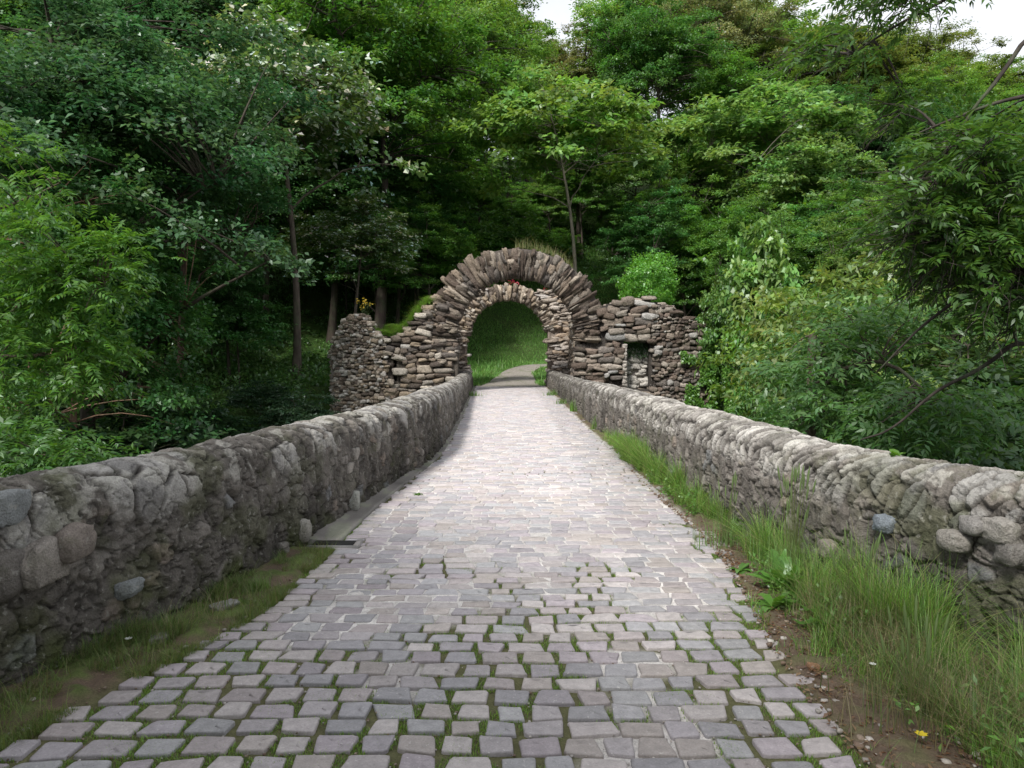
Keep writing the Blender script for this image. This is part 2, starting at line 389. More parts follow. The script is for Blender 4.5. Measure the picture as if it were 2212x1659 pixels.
def add_rock(g, c, size, ax, col, kind='r', i=0):
    """ax: 3x3 rows = local axes in world"""
    T = (ROUND if kind == 'r' else SLAB)[i % 10]
    if kind == 'w': T = T * np.array([1, 1, 1]) * np.stack([np.ones(len(T)), np.ones(len(T)), 1 + .5 * T[:, 0]], -1)
    k = FLIPS[(i * 7 + int(abs(c[0] + c[2] * 3) * 97)) % 4]
    if kind != 'w': T = T * k
    g.add(c + (T * size) @ ax, RF if kind == 'r' else SF, col=col)

# ------------------------------------------------------------------ ruined gateway
GY, RY = 26.4, 30.5
GPAL = np.array([(.20, .165, .14), (.27, .225, .19), (.34, .30, .265), (.155, .13, .115), (.40, .355, .31), (.25, .235, .225), (.30, .25, .20), (.47, .44, .41)]) * np.array([1.04, 1.0, .93])
def wall_stones(g, path, z0, ztop, holes, hrow, thick, seed, pal=GPAL, wide=(1.3, 3.2), tone=1., both=True, cover=1., rnd=.6):
    """path: function s-> (x, y, tangent angle); L length. ztop: function of s"""
    r = rng(seed); fn, L = path; z = z0; wv = lambda a, b: .05 * math.sin(a * 1.9 + b * 1.3 + seed) + .03 * math.sin(a * 4.3 - b * 2.1)
    while z < 6:
        h = hrow * r.uniform(.6, 1.5); s = -r.random() * .3
        while s < L:
            wd = h * r.uniform(*wide); sc = s + wd / 2; zc = z + h / 2 + r.normal() * .02
            x, y, an = fn(min(max(sc, 0), L))
            if zc < ztop(sc) - .02 and sc < L + .05 and not any(hl(q, zc) for hl in holes for q in (sc - wd * .42, sc, sc + wd * .42)):
                hh = h * r.uniform(.7, 1.2); t = np.array([math.cos(an), math.sin(an), 0.]); n = np.array([math.sin(an), -math.cos(an), 0.])
                rot = r.normal() * .15; ct, sn = math.cos(rot), math.sin(rot); up = np.array([0, 0, 1.])
                t2, u2 = t * ct + up * sn, up * ct - t * sn
                c = pal[r.integers(len(pal))] * r.uniform(.8, 1.15) * tone
                kd = 'r' if r.random() < rnd else 's'
                d = r.uniform(.3, .42)
                add_rock(g, np.array([x, y, zc + wv(sc, zc)]) + n * (r.uniform(-.04, .08) - d * .35), (wd * 1.03, d, hh * 1.05), np.array([t2, n, u2]), c, kd, int(r.integers(10)))
                if both and r.random() < .8:
                    add_rock(g, np.array([x, y, zc]) - n * (thick - .1), (wd * 1.03, d, hh * 1.05), np.array([t2, n, u2]), c, kd, int(r.integers(10)))
            s += wd
        z += h * .93
def wall_core(g, path, z0, ztop, holes, thick, ds=.12, inset=.10, col=(.07, .06, .05)):  # dark default tone paints shade into the gaps between stones
    """mortar core as columns, each a box between bottom, holes and top"""
    fn, L = path; n = int(L / ds)
    for i in range(n):
        sc = (i + .5) * L / n; x0, y0, a0 = fn(i * L / n); x1, y1, a1 = fn((i + 1) * L / n)
        zs = np.arange(z0, ztop(sc) - .12, .06)
        ok = np.array([not any(h(sc, q) for h in holes) for q in zs]); j = 0
        while j < len(zs):
            if not ok[j]: j += 1; continue
            k = j
            while k + 1 < len(zs) and ok[k + 1]: k += 1
            za, zb = zs[j], zs[k] + .06
            N0 = np.array([math.sin(a0), -math.cos(a0)]); N1 = np.array([math.sin(a1), -math.cos(a1)])
            A0 = np.array([x0, y0]) - N0 * inset; B0 = np.array([x0, y0]) - N0 * (thick - inset); A1 = np.array([x1, y1]) - N1 * inset; B1 = np.array([x1, y1]) - N1 * (thick - inset)
            V = [(*A0, za), (*A1, za), (*B1, za), (*B0, za), (*A0, zb), (*A1, zb), (*B1, zb), (*B0, zb)]
            g.add(V, [[0, 1, 5, 4], [1, 2, 6, 5], [2, 3, 7, 6], [3, 0, 4, 7], [4, 5, 6, 7], [3, 2, 1, 0]], col=col)
            j = k + 1
def poly_path(pts):
    pts = np.array(pts, float)
    for _ in range(3):      # Chaikin
        q = [pts[0]]
        for a, b in zip(pts[:-1], pts[1:]): q += [a * .75 + b * .25, a * .25 + b * .75]
        pts = np.array(q + [pts[-1]])
    s = np.concatenate([[0], np.cumsum(np.linalg.norm(np.diff(pts, axis=0), axis=1))])
    def fn(t):
        x = np.interp(t, s, pts[:, 0]); y = np.interp(t, s, pts[:, 1]); e = .05
        dx = np.interp(t + e, s, pts[:, 0]) - np.interp(t - e, s, pts[:, 0]); dy = np.interp(t + e, s, pts[:, 1]) - np.interp(t - e, s, pts[:, 1])
        return float(x), float(y), math.atan2(dy, dx)
    return fn, float(s[-1])
gate = empty('ruined_gateway', (0.1, GY, 0), 'ruined stone gateway with one big and one small arch at the end of the bridge', 'gateway')
gate_inv = np.array([0.1, GY, 0])
def gbuild(g, name, label=None, parent=None):
    g.V = [v - gate_inv for v in g.V]
    o = g.build(name, M_GATE, parent or gate, smooth=False)
    if label: o['label'] = label
    return o
# arch rings
def arch_ring(cx, cz, y0, r0, lens, depth, a0, a1, thk, seed, tone=1., pal=GPAL):
    g = Geo(); r = rng(seed); a = a0
    while a < a1:
        th = r.uniform(*thk); L = lens(a) * (r.uniform(.86, 1.06) if r.random() < .8 else r.uniform(.6, 1.12)); aa = a + .5 * th / (r0 + L * .5)
        tilt = aa + r.normal() * .06
        rad = np.array([math.cos(tilt), 0, math.sin(tilt)]); tan = np.array([-math.sin(tilt), 0, math.cos(tilt)]); nn = np.array([0, -1., 0])
        fr = [(0., 1.)] if r.random() < .25 else ([(0., r.uniform(.4, .62))] if r.random() < .7 else [(0., .36), (.36, .68)])
        if fr[-1][1] < 1: fr.append((fr[-1][1], 1.))
        for f0, f1 in fr:
            dp = depth * r.uniform(.88, 1.06); l = L * (f1 - f0); mid = (f0 + f1) / 2 * L; k = r.normal() * .05 if len(fr) > 1 else 0; ck, sk_ = math.cos(k), math.sin(k)
            c = np.array([cx, y0 + depth / 2, cz]) + np.array([math.cos(aa), 0, math.sin(aa)]) * (r0 + mid + r.uniform(-.02, .03)) + nn * r.uniform(-.06, .10)
            add_rock(g, c, (l * 1.06, dp, th * (1.22 + .55 * (mid / L - .5)) * (1 + .18 * L)), np.array([rad * ck + tan * sk_, nn, tan * ck - rad * sk_]), pal[r.integers(len(pal))] * r.uniform(.7, 1.15) * tone, 'w' if l > .5 else 's', int(r.integers(10)))
        a += th / (r0 + L * .45) * .93
    return g
FCX, FCZ, FR = .165, 1.98, 2.13
DPAL = np.array([(.115, .09, .078), (.15, .12, .105), (.20, .17, .15), (.09, .075, .068), (.26, .235, .215), (.14, .125, .12)]) * np.array([1.03, 1.0, .94])
def flen(a):
    d = math.degrees(a); return 1.00 + .25 * float(sstep(100, 150, d)) + .12 * float(sstep(60, 35, d)) - .25 * float(sstep(25, 5, d))
g = arch_ring(FCX, FCZ, GY, FR, flen, .95, R(-4), R(186), (.06, .19), 11, .95, np.concatenate([DPAL, GPAL[:3]]))
# mortar behind the ring
th = np.linspace(R(-4), R(186), 90); core = []
for yy in (GY + .12, GY + .85):
    for rr in (FR + .09, FR + 1.0): core.append(np.stack([FCX + rr * np.cos(th), yy + 0 * th, FCZ + rr * np.sin(th)], -1))
cv = np.stack([core[0], core[1], core[3], core[2]], 1).reshape(-1, 3)
g.add(cv, grid_faces(90, 4, wrap=True), col=(.10, .085, .075))
gbuild(g, 'front_arch', 'large outer arch ring of long dark upright slabs')
RCX, RCZ, RR = -.17, 2.02, 1.54
g = arch_ring(RCX, RCZ, RY, RR, lambda a: .62, .8, R(8), R(176), (.08, .15), 12, 1.25)
gbuild(g, 'rear_arch', 'smaller inner arch ring of short paler slabs')
# rear wall round the small opening
def rear_hole(s, z):
    x = s - 3.2
    return math.hypot(x - RCX, z - RCZ) < RR + .5 and z > RCZ or (abs(x - RCX) < RR and z <= RCZ)
rp_ = ((lambda s: (s - 3.2, RY, 0.)), 6.6)
def rear_top(s):
    x = s - 3.2
    return 4.05 + .10 * math.sin(x * 5) - .22 * max(0, x - 1.0) if x > -1.6 else 3.75
g = Geo(); wall_stones(g, rp_, -.5, rear_top, [rear_hole], .105, .8, 21, np.array([(.36, .31, .265), (.44, .38, .33), (.30, .25, .21), (.52, .46, .41), (.38, .30, .23), (.48, .44, .41)]), (1.6, 4.2), 1.05)
wall_core(g, rp_, -.5, rear_top, [lambda s, z: math.hypot(s - 3.2 - RCX, z - RCZ) < RR + .12 and z > RCZ or (abs(s - 3.2 - RCX) < RR + .12 and z <= RCZ)], .8, col=(.24, .20, .17))
gbuild(g, 'rear_wall', 'pale thin bedded stonework around the inner arch')
# side walls joining the front and rear walls of the gate
for sx, nm in ((-1, 2.9), (1, 3.15)):
    g = Geo(); x0 = (FCX - FR - .45) if sx < 0 else (FCX + FR + .12)
    fn = (lambda s, x0=x0: (x0, GY + .9 + s, R(90))) if sx < 0 else (lambda s, x0=x0: (x0, RY - s, R(-90)))
    wall_stones(g, (fn, 3.2), -.5, lambda s: 2.5 + .3 * math.sin(s * 3), [], .13, .45, 31 + sx, both=False)
    wall_core(g, (fn, 3.2), -.5, lambda s: 2.5, [], .45)
    gbuild(g, 'side_wall')
# front left wing, curving round like a bastion
lp = poly_path([(-6.55, 30.2), (-6.75, 28.2), (-6.5, 26.7), (-5.3, 26.2), (-3.9, 26.35), (-2.6, 26.42), (FCX - FR + .02, 26.42)])
def s_of_x(path, x):
    ss = np.linspace(0, path[1], 400); return float(ss[np.argmin([abs(path[0](q)[0] - x) + (0 if path[0](q)[1] < 27.5 else 9) for q in ss])])
LT = [(-6.9, 1.3), (-6.62, 1.55), (-6.45, 1.95), (-6.2, 2.25), (-5.95, 2.62), (-5.7, 2.78), (-5.35, 2.78), (-5.05, 2.55), (-4.95, 2.3), (-4.7, 2.1), (-4.35, 2.0), (-4.05, 2.05), (-3.75, 2.3), (-3.35, 2.7), (-3.0, 3.1), (-2.5, 2.9), (-2.15, 2.2), (-1.9, 2.0)]
def ltop(s):
    x, y, a = lp[0](min(max(s, 0), lp[1]))
    if y > 27.3: return 1.45 + .15 * math.sin(s * 4)
    return float(np.interp(x, [p[0] for p in LT], [p[1] for p in LT]))
sl0, sl1 = s_of_x(lp, -4.22), s_of_x(lp, -4.05)
lhole = lambda s, z: sl0 < s < sl1 and .35 < z < 1.25
g = Geo()
ringcut_l = lambda s, z: math.hypot(lp[0](min(max(s, 0), lp[1]))[0] - FCX, z - FCZ) < FR + .85 and z > FCZ - .1
split = s_of_x(lp, -4.4)
wall_stones(g, lp, -3.5, lambda s: ltop(s) if s < split else -9, [lhole], .105, .8, 41, np.concatenate([GPAL, [(.55, .52, .48), (.50, .46, .42)]]), (.9, 1.9), 1.12, rnd=.9)
wall_stones(g, lp, -3.5, lambda s: ltop(s) if s >= split else -9, [lhole, ringcut_l], .17, .8, 42, np.concatenate([GPAL, DPAL, [(.5, .47, .43)]]), (1.1, 2.9), 1.0, rnd=.8)
wall_core(g, lp, -3.5, ltop, [lhole, lambda s, z: math.hypot(lp[0](min(max(s, 0), lp[1]))[0] - FCX, z - FCZ) < FR + .3 and z > FCZ - .1], .8)
r = rng(43)
for i in range(110):   # loose cap stones and the stub on top
    s = r.uniform(.4, lp[1] - .3); x, y, a = lp[0](s); z = ltop(s)
    if x > -2.9: continue
    add_rock(g, np.array([x + r.normal() * .05, y + r.uniform(0, .65), z - r.uniform(.02, .16)]), np.array([.34, .28, .16]) * r.uniform(.6, 1.2), np.eye(3), GPAL[r.integers(len(GPAL))] * 1.15, 'r', i)
gbuild(g, 'wing_wall', 'broken left wing of small pale rubble with a narrow slot')
# slot back
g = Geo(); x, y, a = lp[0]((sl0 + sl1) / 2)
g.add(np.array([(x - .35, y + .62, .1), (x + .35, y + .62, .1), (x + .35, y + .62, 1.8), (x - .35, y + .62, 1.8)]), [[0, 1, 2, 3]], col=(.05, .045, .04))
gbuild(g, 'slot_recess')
# front right wing with the window
rpth = poly_path([(FCX + FR + .0, 26.42), (3.2, 26.40), (5.2, 26.35), (6.7, 26.42), (7.25, 26.7), (7.35, 27.6), (7.4, 29.8)])
RT = [(2.2, 2.0), (2.6, 2.5), (3.05, 3.0), (3.35, 3.22), (3.9, 3.25), (4.4, 3.33), (4.95, 3.36), (5.3, 3.22), (5.7, 3.0), (6.1, 2.72), (6.5, 2.58), (6.75, 2.35), (7.0, 1.7), (7.2, 1.1), (7.5, .6)]
def rtop(s):
    x, y, a = rpth[0](min(max(s, 0), rpth[1]))
    return float(np.interp(x, [p[0] for p in RT], [p[1] for p in RT])) if y < 27.3 else .9
def whole(s, z):
    x = rpth[0](min(max(s, 0), rpth[1]))[0]; zt_ = 1.82 - .25 * abs(x - 4.45)
    return 4.03 < x < 4.90 and .12 < z < zt_
ringcut_r = lambda s, z: math.hypot(rpth[0](min(max(s, 0), rpth[1]))[0] - FCX, z - FCZ) < FR + .75 and z > FCZ - .35
rsplit = s_of_x(rpth, 4.9)
g = Geo()
wall_stones(g, rpth, -3.5, lambda s: rtop(s) if s < rsplit else -9, [whole, ringcut_r], .19, .8, 51, np.concatenate([DPAL * 1.1, DPAL * 1.4, [(.36, .35, .34), (.45, .43, .41)]]), (1.1, 3.4), 1.0, rnd=.85)
wall_stones(g, rpth, -3.5, lambda s: rtop(s) if s >= rsplit else -9, [whole], .15, .8, 52, np.concatenate([DPAL, DPAL * 1.3, [(.40, .38, .36)]]), (.9, 1.8), 1.0, rnd=.95)
wall_core(g, rpth, -3.5, rtop, [lambda s, z: 3.98 < rpth[0](min(max(s, 0), rpth[1]))[0] < 4.95 and .08 < z < 1.85, lambda s, z: math.hypot(rpth[0](min(max(s, 0), rpth[1]))[0] - FCX, z - FCZ) < FR + .3 and z > FCZ - .3], .8, col=(.05, .043, .038))  # core darkened further, painting shadow between the rubble
for i in range(80):
    s = r.uniform(1.1, rpth[1] - .2); x, y, a = rpth[0](s); z = rtop(s)
    add_rock(g, np.array([x + r.normal() * .05, y + r.uniform(0, .65), z - r.uniform(.0, .12)]), np.array([.42, .3, .12]) * r.uniform(.6, 1.2), np.eye(3), (np.array([.40, .34, .29]) if x < 5.6 else DPAL[0]) * r.uniform(.7, 1.1), 's', i)
gbuild(g, 'wing_wall', 'right wing of dark rubble with a small window opening')
g = Geo(); r = rng(61)
for k in range(80):
    xx, zz = r.uniform(4.0, 4.95), r.uniform(.0, 1.5)
    add_rock(g, np.array([xx, 27.08, zz]), np.array([.26, .25, .14]) * r.uniform(.7, 1.3), np.eye(3), np.array([.50, .47, .43]) * r.uniform(.75, 1.15), 'r', k)
for k in range(12):    # left jamb, its sunlit look put into pale stone colour
    add_rock(g, np.array([4.02, 26.52, .12 + k * .14]), np.array([.16, .36, .14]), np.eye(3), np.array([.46, .42, .38]) * r.uniform(.8, 1.1), 's', k)
g.add([(3.9, 27.12, -.1), (5.0, 27.12, -.1), (5.0, 27.12, 1.75), (3.9, 27.12, 1.75)], [[0, 1, 2, 3]], col=(.40, .36, .32))
gbuild(g, 'window_recess', 'window opening with pale jamb in the right wing')

# ------------------------------------------------------------------ road: stone setts over a bed of mortar and moss
def in_road(x, y, m=0.): return (x > cat(LE, y, 0) + m) & (x < cat(RE, y, 0) - m)
def moss_field(x, y):
    x = np.asarray(x, float); y = np.asarray(y, float)
    n = fbm(np.stack([x * 1.7, y * 1.7, 0 * x + .5], -1), 4, 77)
    mid = cat(LE, y, 0) * .5 + cat(RE, y, 0) * .5
    e = np.abs(x - mid) / (.5 * (cat(RE, y, 0) - cat(LE, y, 0)))
    band = sstep(5.0, 3.5, y) * .50 + .06 + .10 * sstep(7, 5, y)
    left = sstep(.2, -1.2, x) * sstep(6.5, 3.2, y) * .3
    right_m = sstep(3.15, 2.9, y) * sstep(0., .6, x) * .4
    return np.clip(band + left + .45 * sstep(.72, 1., e) - right_m + (n - .5) * 2.6, 0, 1)
bx = np.linspace(0, 1, 90); by = [0.]
while by[-1] < 31: by.append(by[-1] + max(.02, by[-1] * .006))
by = np.array(by); BX, BY = np.meshgrid(bx, by, indexing='ij')
lwx, rwx = cat(LW, by, 0), cat(RW, by, 0)
XX = (lwx - .1)[None] + (rwx - lwx + .2)[None] * BX
mo = sstep(.34, .66, moss_field(XX, BY))
outL = sstep(.0, .08, cat(LE, by, 0)[None] - XX); outR = sstep(.0, .08, XX - cat(RE, by, 0)[None])
verge = np.maximum(outL, outR)
nn = fbm(np.stack([XX * 9, BY * 9, 0 * XX], -1), 4, 5)
mortar = np.array([.60, .57, .545]); mossc = np.array([.10, .14, .04]); earth = np.array([.13, .095, .07])
dirt = fbm(np.stack([XX * 5, BY * 5, 0 * XX + 2], -1), 4, 15)
cc = mortar * (.62 + .76 * dirt[..., None]) 
cc = cc + (mossc * .45 + earth * .55 - cc) * mo[..., None]
grey = sstep(7, 14, BY) * .0
vc = earth + (mossc - earth) * (sstep(.48, .6, nn) * (.9 * outL + .35 * outR))[..., None]
cc = cc + (vc - cc) * verge[..., None]
ZZ = -.013 + .012 * sstep(3.3, 4.6, BY) * (1 - mo) + (nn - .5) * .012 + .02 * verge + .06 * verge * (nn - .3) - .06 * outL * sstep(5.82, 5.9, BY)
tag(mesh_np('road_bed', np.stack([XX, BY, ZZ], -1).reshape(-1, 3), grid_faces(90, len(by))[:, ::-1], M_JOINT, cc.reshape(-1, 3), smooth=True), kind='structure')
def setts():
    g = Geo(); r = rng(5); y = .5; row = 0
    K = 16; th = np.arange(K) / K * 2 * np.pi + .2
    SP = np.array([(.350, .322, .328), (.33, .304, .320), (.325, .315, .325), (.38, .345, .340), (.355, .318, .30), (.30, .288, .300), (.345, .306, .322), (.41, .375, .365), (.335, .328, .332), (.355, .315, .312)])
    Vs, Cs = [], []
    while y < 30.6:
        near = float(sstep(5.0, 3.5, y)); h = r.uniform(.105, .135) + .022 * near; gap = .015 + .006 * near
        x0 = float(cat(LE, np.array([y]), 0)[0]); x1 = float(cat(RE, np.array([y]), 0)[0])
        x = x0 + r.random() * .08 - .02
        while x < x1 - .05:
            wd = r.uniform(.14, .225); cx = x + wd / 2
            cy = y + h / 2 + .02 * math.sin(cx * 2.2 + row * .2) + .05 * (cx * .12) + r.normal() * .005
            mg = .014 * max(0., float(moss_field(np.array([cx]), np.array([cy]))[0]) - .35) * (1 if y < 6 else 0); hw, hh = (wd - gap * r.uniform(.6, 1.4) - mg * 1.5) / 2, (h - gap * r.uniform(.6, 1.4) - mg) / 2
            e = .17
            ox = np.sign(np.cos(th)) * np.abs(np.cos(th)) ** e; oy = np.sign(np.sin(th)) * np.abs(np.sin(th)) ** e
            tr = r.normal(0, .075, 4)
            px = hw * (ox * (1 + tr[0] * oy) + tr[1] * oy * .8); py = hh * (oy * (1 + tr[2] * ox) + tr[3] * ox)
            jt = 1 + r.normal(0, .028, K) + .022 * np.sin(th * 2 + r.random() * 6) + .018 * np.sin(th * 3 + r.random() * 6); px = px * jt; py = py * jt
            tx, ty, dz = r.normal() * .014, r.normal() * .014, r.normal() * .002
            rings = []
            for sc, zz in ((1.02, -.04), (1.0, -.002), (.972, .0030), (.86, .0042), (.3, .0045)):
                a, b = px * sc, py * sc; rings.append(np.stack([cx + a, cy + b, zz + dz + a * tx + b * ty + r.normal(0, .0008, K)], -1))
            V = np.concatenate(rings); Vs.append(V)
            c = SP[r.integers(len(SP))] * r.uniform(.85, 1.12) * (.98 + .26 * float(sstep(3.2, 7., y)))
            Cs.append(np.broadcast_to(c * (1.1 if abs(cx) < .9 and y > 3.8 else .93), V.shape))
            x += wd
        y += h; row += 1
    n = len(Vs); V = np.concatenate(Vs); C = np.concatenate(Cs)
    f = grid_faces(5, K, wrap=True); per = 5 * K
    Q = (f[None] + (np.arange(n) * per)[:, None, None]).reshape(-1, 4)
    top = np.array([[4 * K + 0, 4 * K + i, 4 * K + i + 1] for i in range(1, K - 1)])
    T = (top[None] + (np.arange(n) * per)[:, None, None]).reshape(-1, 3)
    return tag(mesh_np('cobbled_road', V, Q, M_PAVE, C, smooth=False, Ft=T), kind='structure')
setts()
# kerb slabs
def kerb(tab, side, y0, y1, wd, off, name, seed):
    g = Geo(); r = rng(seed); y = y0
    while y < y1:
        L = r.uniform(.7, 1.3); ya, yb = y + .006, min(y + L - .006, y1); k = 8; yy = np.linspace(ya, yb, k)
        x = cat(tab, yy, 0) + side * off + r.normal() * .008; z = .012 + r.normal() * .004
        c = np.array([.34, .32, .31]) * r.uniform(.85, 1.1)
        prof = [(0, -.05), (0, z - .008), (.012, z), (wd - .01, z + .006), (wd, z - .004), (wd, -.05)]
        V = np.array([[(xx + side * a, q, b) for a, b in prof] for xx, q in zip(x, yy)]).reshape(-1, 3)
        Q = grid_faces(k, 6); e = [[0, 1, 2, 3], [0, 3, 4, 5]]; Q = np.concatenate([Q, e, (np.array(e) + 6 * (k - 1))[:, ::-1]])
        g.add(V, Q, col=c); y += L
    return tag(g.build(name, M_PAVE), kind='structure')
kerb(RE, 1, 5.6, 30, .13, .012, 'edge_kerb', 2)
def gutter():
    g = Geo(); r = rng(4); y = 6.03
    while y < 30:
        L = r.uniform(.9, 1.8); yy = np.linspace(y + .004, min(y + L - .004, 30.2), 14); a = cat(LE, yy, 0) - .004; b = cat(LW, yy, 0) - .03; K8 = 8; V = []
        for xa, xb, q in zip(a, b, yy):
            V.append((xa, q, -.05))
            for k in range(K8): u = k / (K8 - 1); V.append((xa + (xb - xa) * u + (r.normal() * .003), q, .022 + .012 * u * u - .008 * math.sin(u * 3.1) + r.normal() * .0015 - (.01 if k == 0 else 0)))
        Q = grid_faces(14, K8 + 1); f0 = [[i, i + 1, i + 1, i] for i in ()]
        g.add(V, Q, col=(np.array([.19, .175, .16]) * (.35 + 1.3 * fbm(np.array(V) * 3.5, 4, 6)[:, None]) + np.array([.03, .05, .01]) * (fbm(np.array(V) * 6, 3, 8)[:, None] > .55)))
        n0 = K8 + 1; fr = [(V[i][0], V[i][1], V[i][2]) for i in range(1, n0)] + [(V[i][0], V[i][1], -.06) for i in range(1, n0)]
        g.add(fr, [[i + 1, i, i + K8, i + K8 + 1] for i in range(K8 - 1)], col=(.26, .25, .24)); y += L
    return tag(g.build('gutter', M_PAVE), kind='structure')
gutter()
dr = empty('drain_opening', (-1.47, 5.92, 0), 'small dark rectangular drain opening in the paving at the foot of the left parapet', 'drain')
g = Geo()
def box(g, a, b, col):
    (x0, y0, z0), (x1, y1, z1) = a, b
    V = [(x0, y0, z0), (x1, y0, z0), (x1, y1, z0), (x0, y1, z0), (x0, y0, z1), (x1, y0, z1), (x1, y1, z1), (x0, y1, z1)]
    g.add(V, [[0, 1, 5, 4], [1, 2, 6, 5], [2, 3, 7, 6], [3, 0, 4, 7], [4, 5, 6, 7], [3, 2, 1, 0]], col=col)
box(g, (-.14, -.06, -.03), (.20, .10, .0165), (.1, .1, .1)); g.build('drain_hole', M_DARK, dr)
g = Geo(); box(g, (.202, -.07, -.03), (.245, .10, .026), (.30, .28, .27)); box(g, (-.17, -.085, -.03), (.245, -.062, .020), (.26, .25, .24)); g.build('drain_frame', M_PAVE, dr)
# path beyond the gate
def path_z(x, y): return ground_z(x, y)
pc = np.array([(-.12, 30.3), (.05, 33), (.15, 35), (.5, 37), (1.2, 38.6), (2.6, 39.6), (5, 40.2), (9, 40.6), (14, 40.4)])
fnp, Lp = poly_path(pc); ss = np.linspace(0, Lp, 90); g = Geo(); V = []
for s in ss:
    x, y, a = fnp(s); wdt = float(np.interp(s, [0, 2.5, 5, 7.5, 10, 14], [1.35, 1.05, .8, .62, .8, .95]))
    for k in np.linspace(-1, 1, 9):
        X, Y = x - math.sin(a) * k * wdt, y + math.cos(a) * k * wdt
        V.append((X, Y, max(float(path_z(X, Y)), 0.) + float(np.interp(Y, [30.3, 32], [.002, .05])) - .03 * k * k * (Y > 31)))
tag(mesh_np('footpath', V, grid_faces(90, 9), M_PATH, smooth=True), kind='structure')
# body of the bridge under the road: spandrels and a round arch over the river
g = Geo(); nx = 60
for side, tab in ((-1, LW), (1, RW)):
    yy = np.linspace(-8, 30.4, nx); xo = cat(tab, np.maximum(yy, -3), 0) + side * .5
    zb = np.where((yy > 1.5) & (yy < 19.5), -8.8 + np.sqrt(np.maximum(81 - (yy - 10.5) ** 2, 0)) * .88, -9.5)
    for off, fl in ((0., 1), (-1.1 * side, -1)):
        V = np.stack([np.stack([xo + off, yy, 0 * yy - .04], -1), np.stack([xo + off, yy, np.minimum(zb, -.2)], -1)], 1).reshape(-1, 3)
        g.add(V, grid_faces(nx, 2), col=(.22, .20, .18))
yy = np.linspace(1.5, 19.5, 40); zb = -8.8 + np.sqrt(np.maximum(81 - (yy - 10.5) ** 2, 0)) * .88
V = np.stack([np.stack([cat(LW, yy, 0) - .5, yy, np.minimum(zb, -.2)], -1), np.stack([cat(RW, yy, 0) + .5, yy, np.minimum(zb, -.2)], -1)], 1).reshape(-1, 3)
g.add(V, grid_faces(40, 2), col=(.2, .18, .16))
yy = np.linspace(-8, 30.4, 60)
V = np.stack([np.stack([cat(LW, np.maximum(yy, -3), 0) - .52, yy, 0 * yy - .07], -1), np.stack([cat(RW, np.maximum(yy, -3), 0) + .52, yy, 0 * yy - .07], -1)], 1).reshape(-1, 3)
g.add(V, grid_faces(60, 2), col=(.2, .18, .16))
tag(g.build('bridge', M_GATE), kind='structure')

# ------------------------------------------------------------------ leaves
def leaf_quads(p, d, n, l, w_, fold=.12):
    """arrays of leaves -> V (4N,3), Q (N,4)"""
    s = unit(np.cross(n, d)); n = unit(np.cross(d, s)); l = np.asarray(l).reshape(-1, 1); w_ = np.asarray(w_).reshape(-1, 1)
    m = p + d * l * .42 - n * fold * l * .0
    V = np.stack([p, m + s * w_ * .5 + n * fold * l, p + d * l - n * l * .08, m - s * w_ * .5 + n * fold * l], 1)
    N = len(p); return V.reshape(-1, 3), np.arange(4 * N).reshape(N, 4)
def rdir(r, n):
    v = r.normal(size=(n, 3)); return unit(v)
def leaf_colors(r, n, var=.3, pale=.0, palec=(5.6, 3.6, 10.5)):
    b = 1 + var * (r.random(n) * 2 - 1); c = np.stack([b * r.uniform(.85, 1.2, n), b, b * r.uniform(.75, 1.1, n)], -1)
    if pale > 0:
        k = r.random(n) < pale; c[k] *= np.array(palec)
    return np.repeat(c, 4, axis=0)
def make_crown_pts(r, H, cb, cr, nclus, lump=.35, top=.85, flat=1.):
    """cluster centres through an uneven crown volume, denser towards its skin"""
    q = rdir(r, nclus * 3); q[:, 2] = np.where(q[:, 2] < -.4, -q[:, 2] * .6, q[:, 2])
    rad = r.random(len(q)) ** .42
    off = r.random(3) * 50
    lumpy = 1 - lump + 2 * lump * fbm(q * 1.9 + off, 3, 3)
    hc = (H - cb) / 2
    prof = np.array([cr, cr, hc])
    p = q * rad[:, None] * lumpy[:, None] * prof + np.array([0, 0, cb + hc])
    keep = fbm(p / (cr * .38) + off, 2, 9) > .40
    p = p[keep][:nclus]
    return p
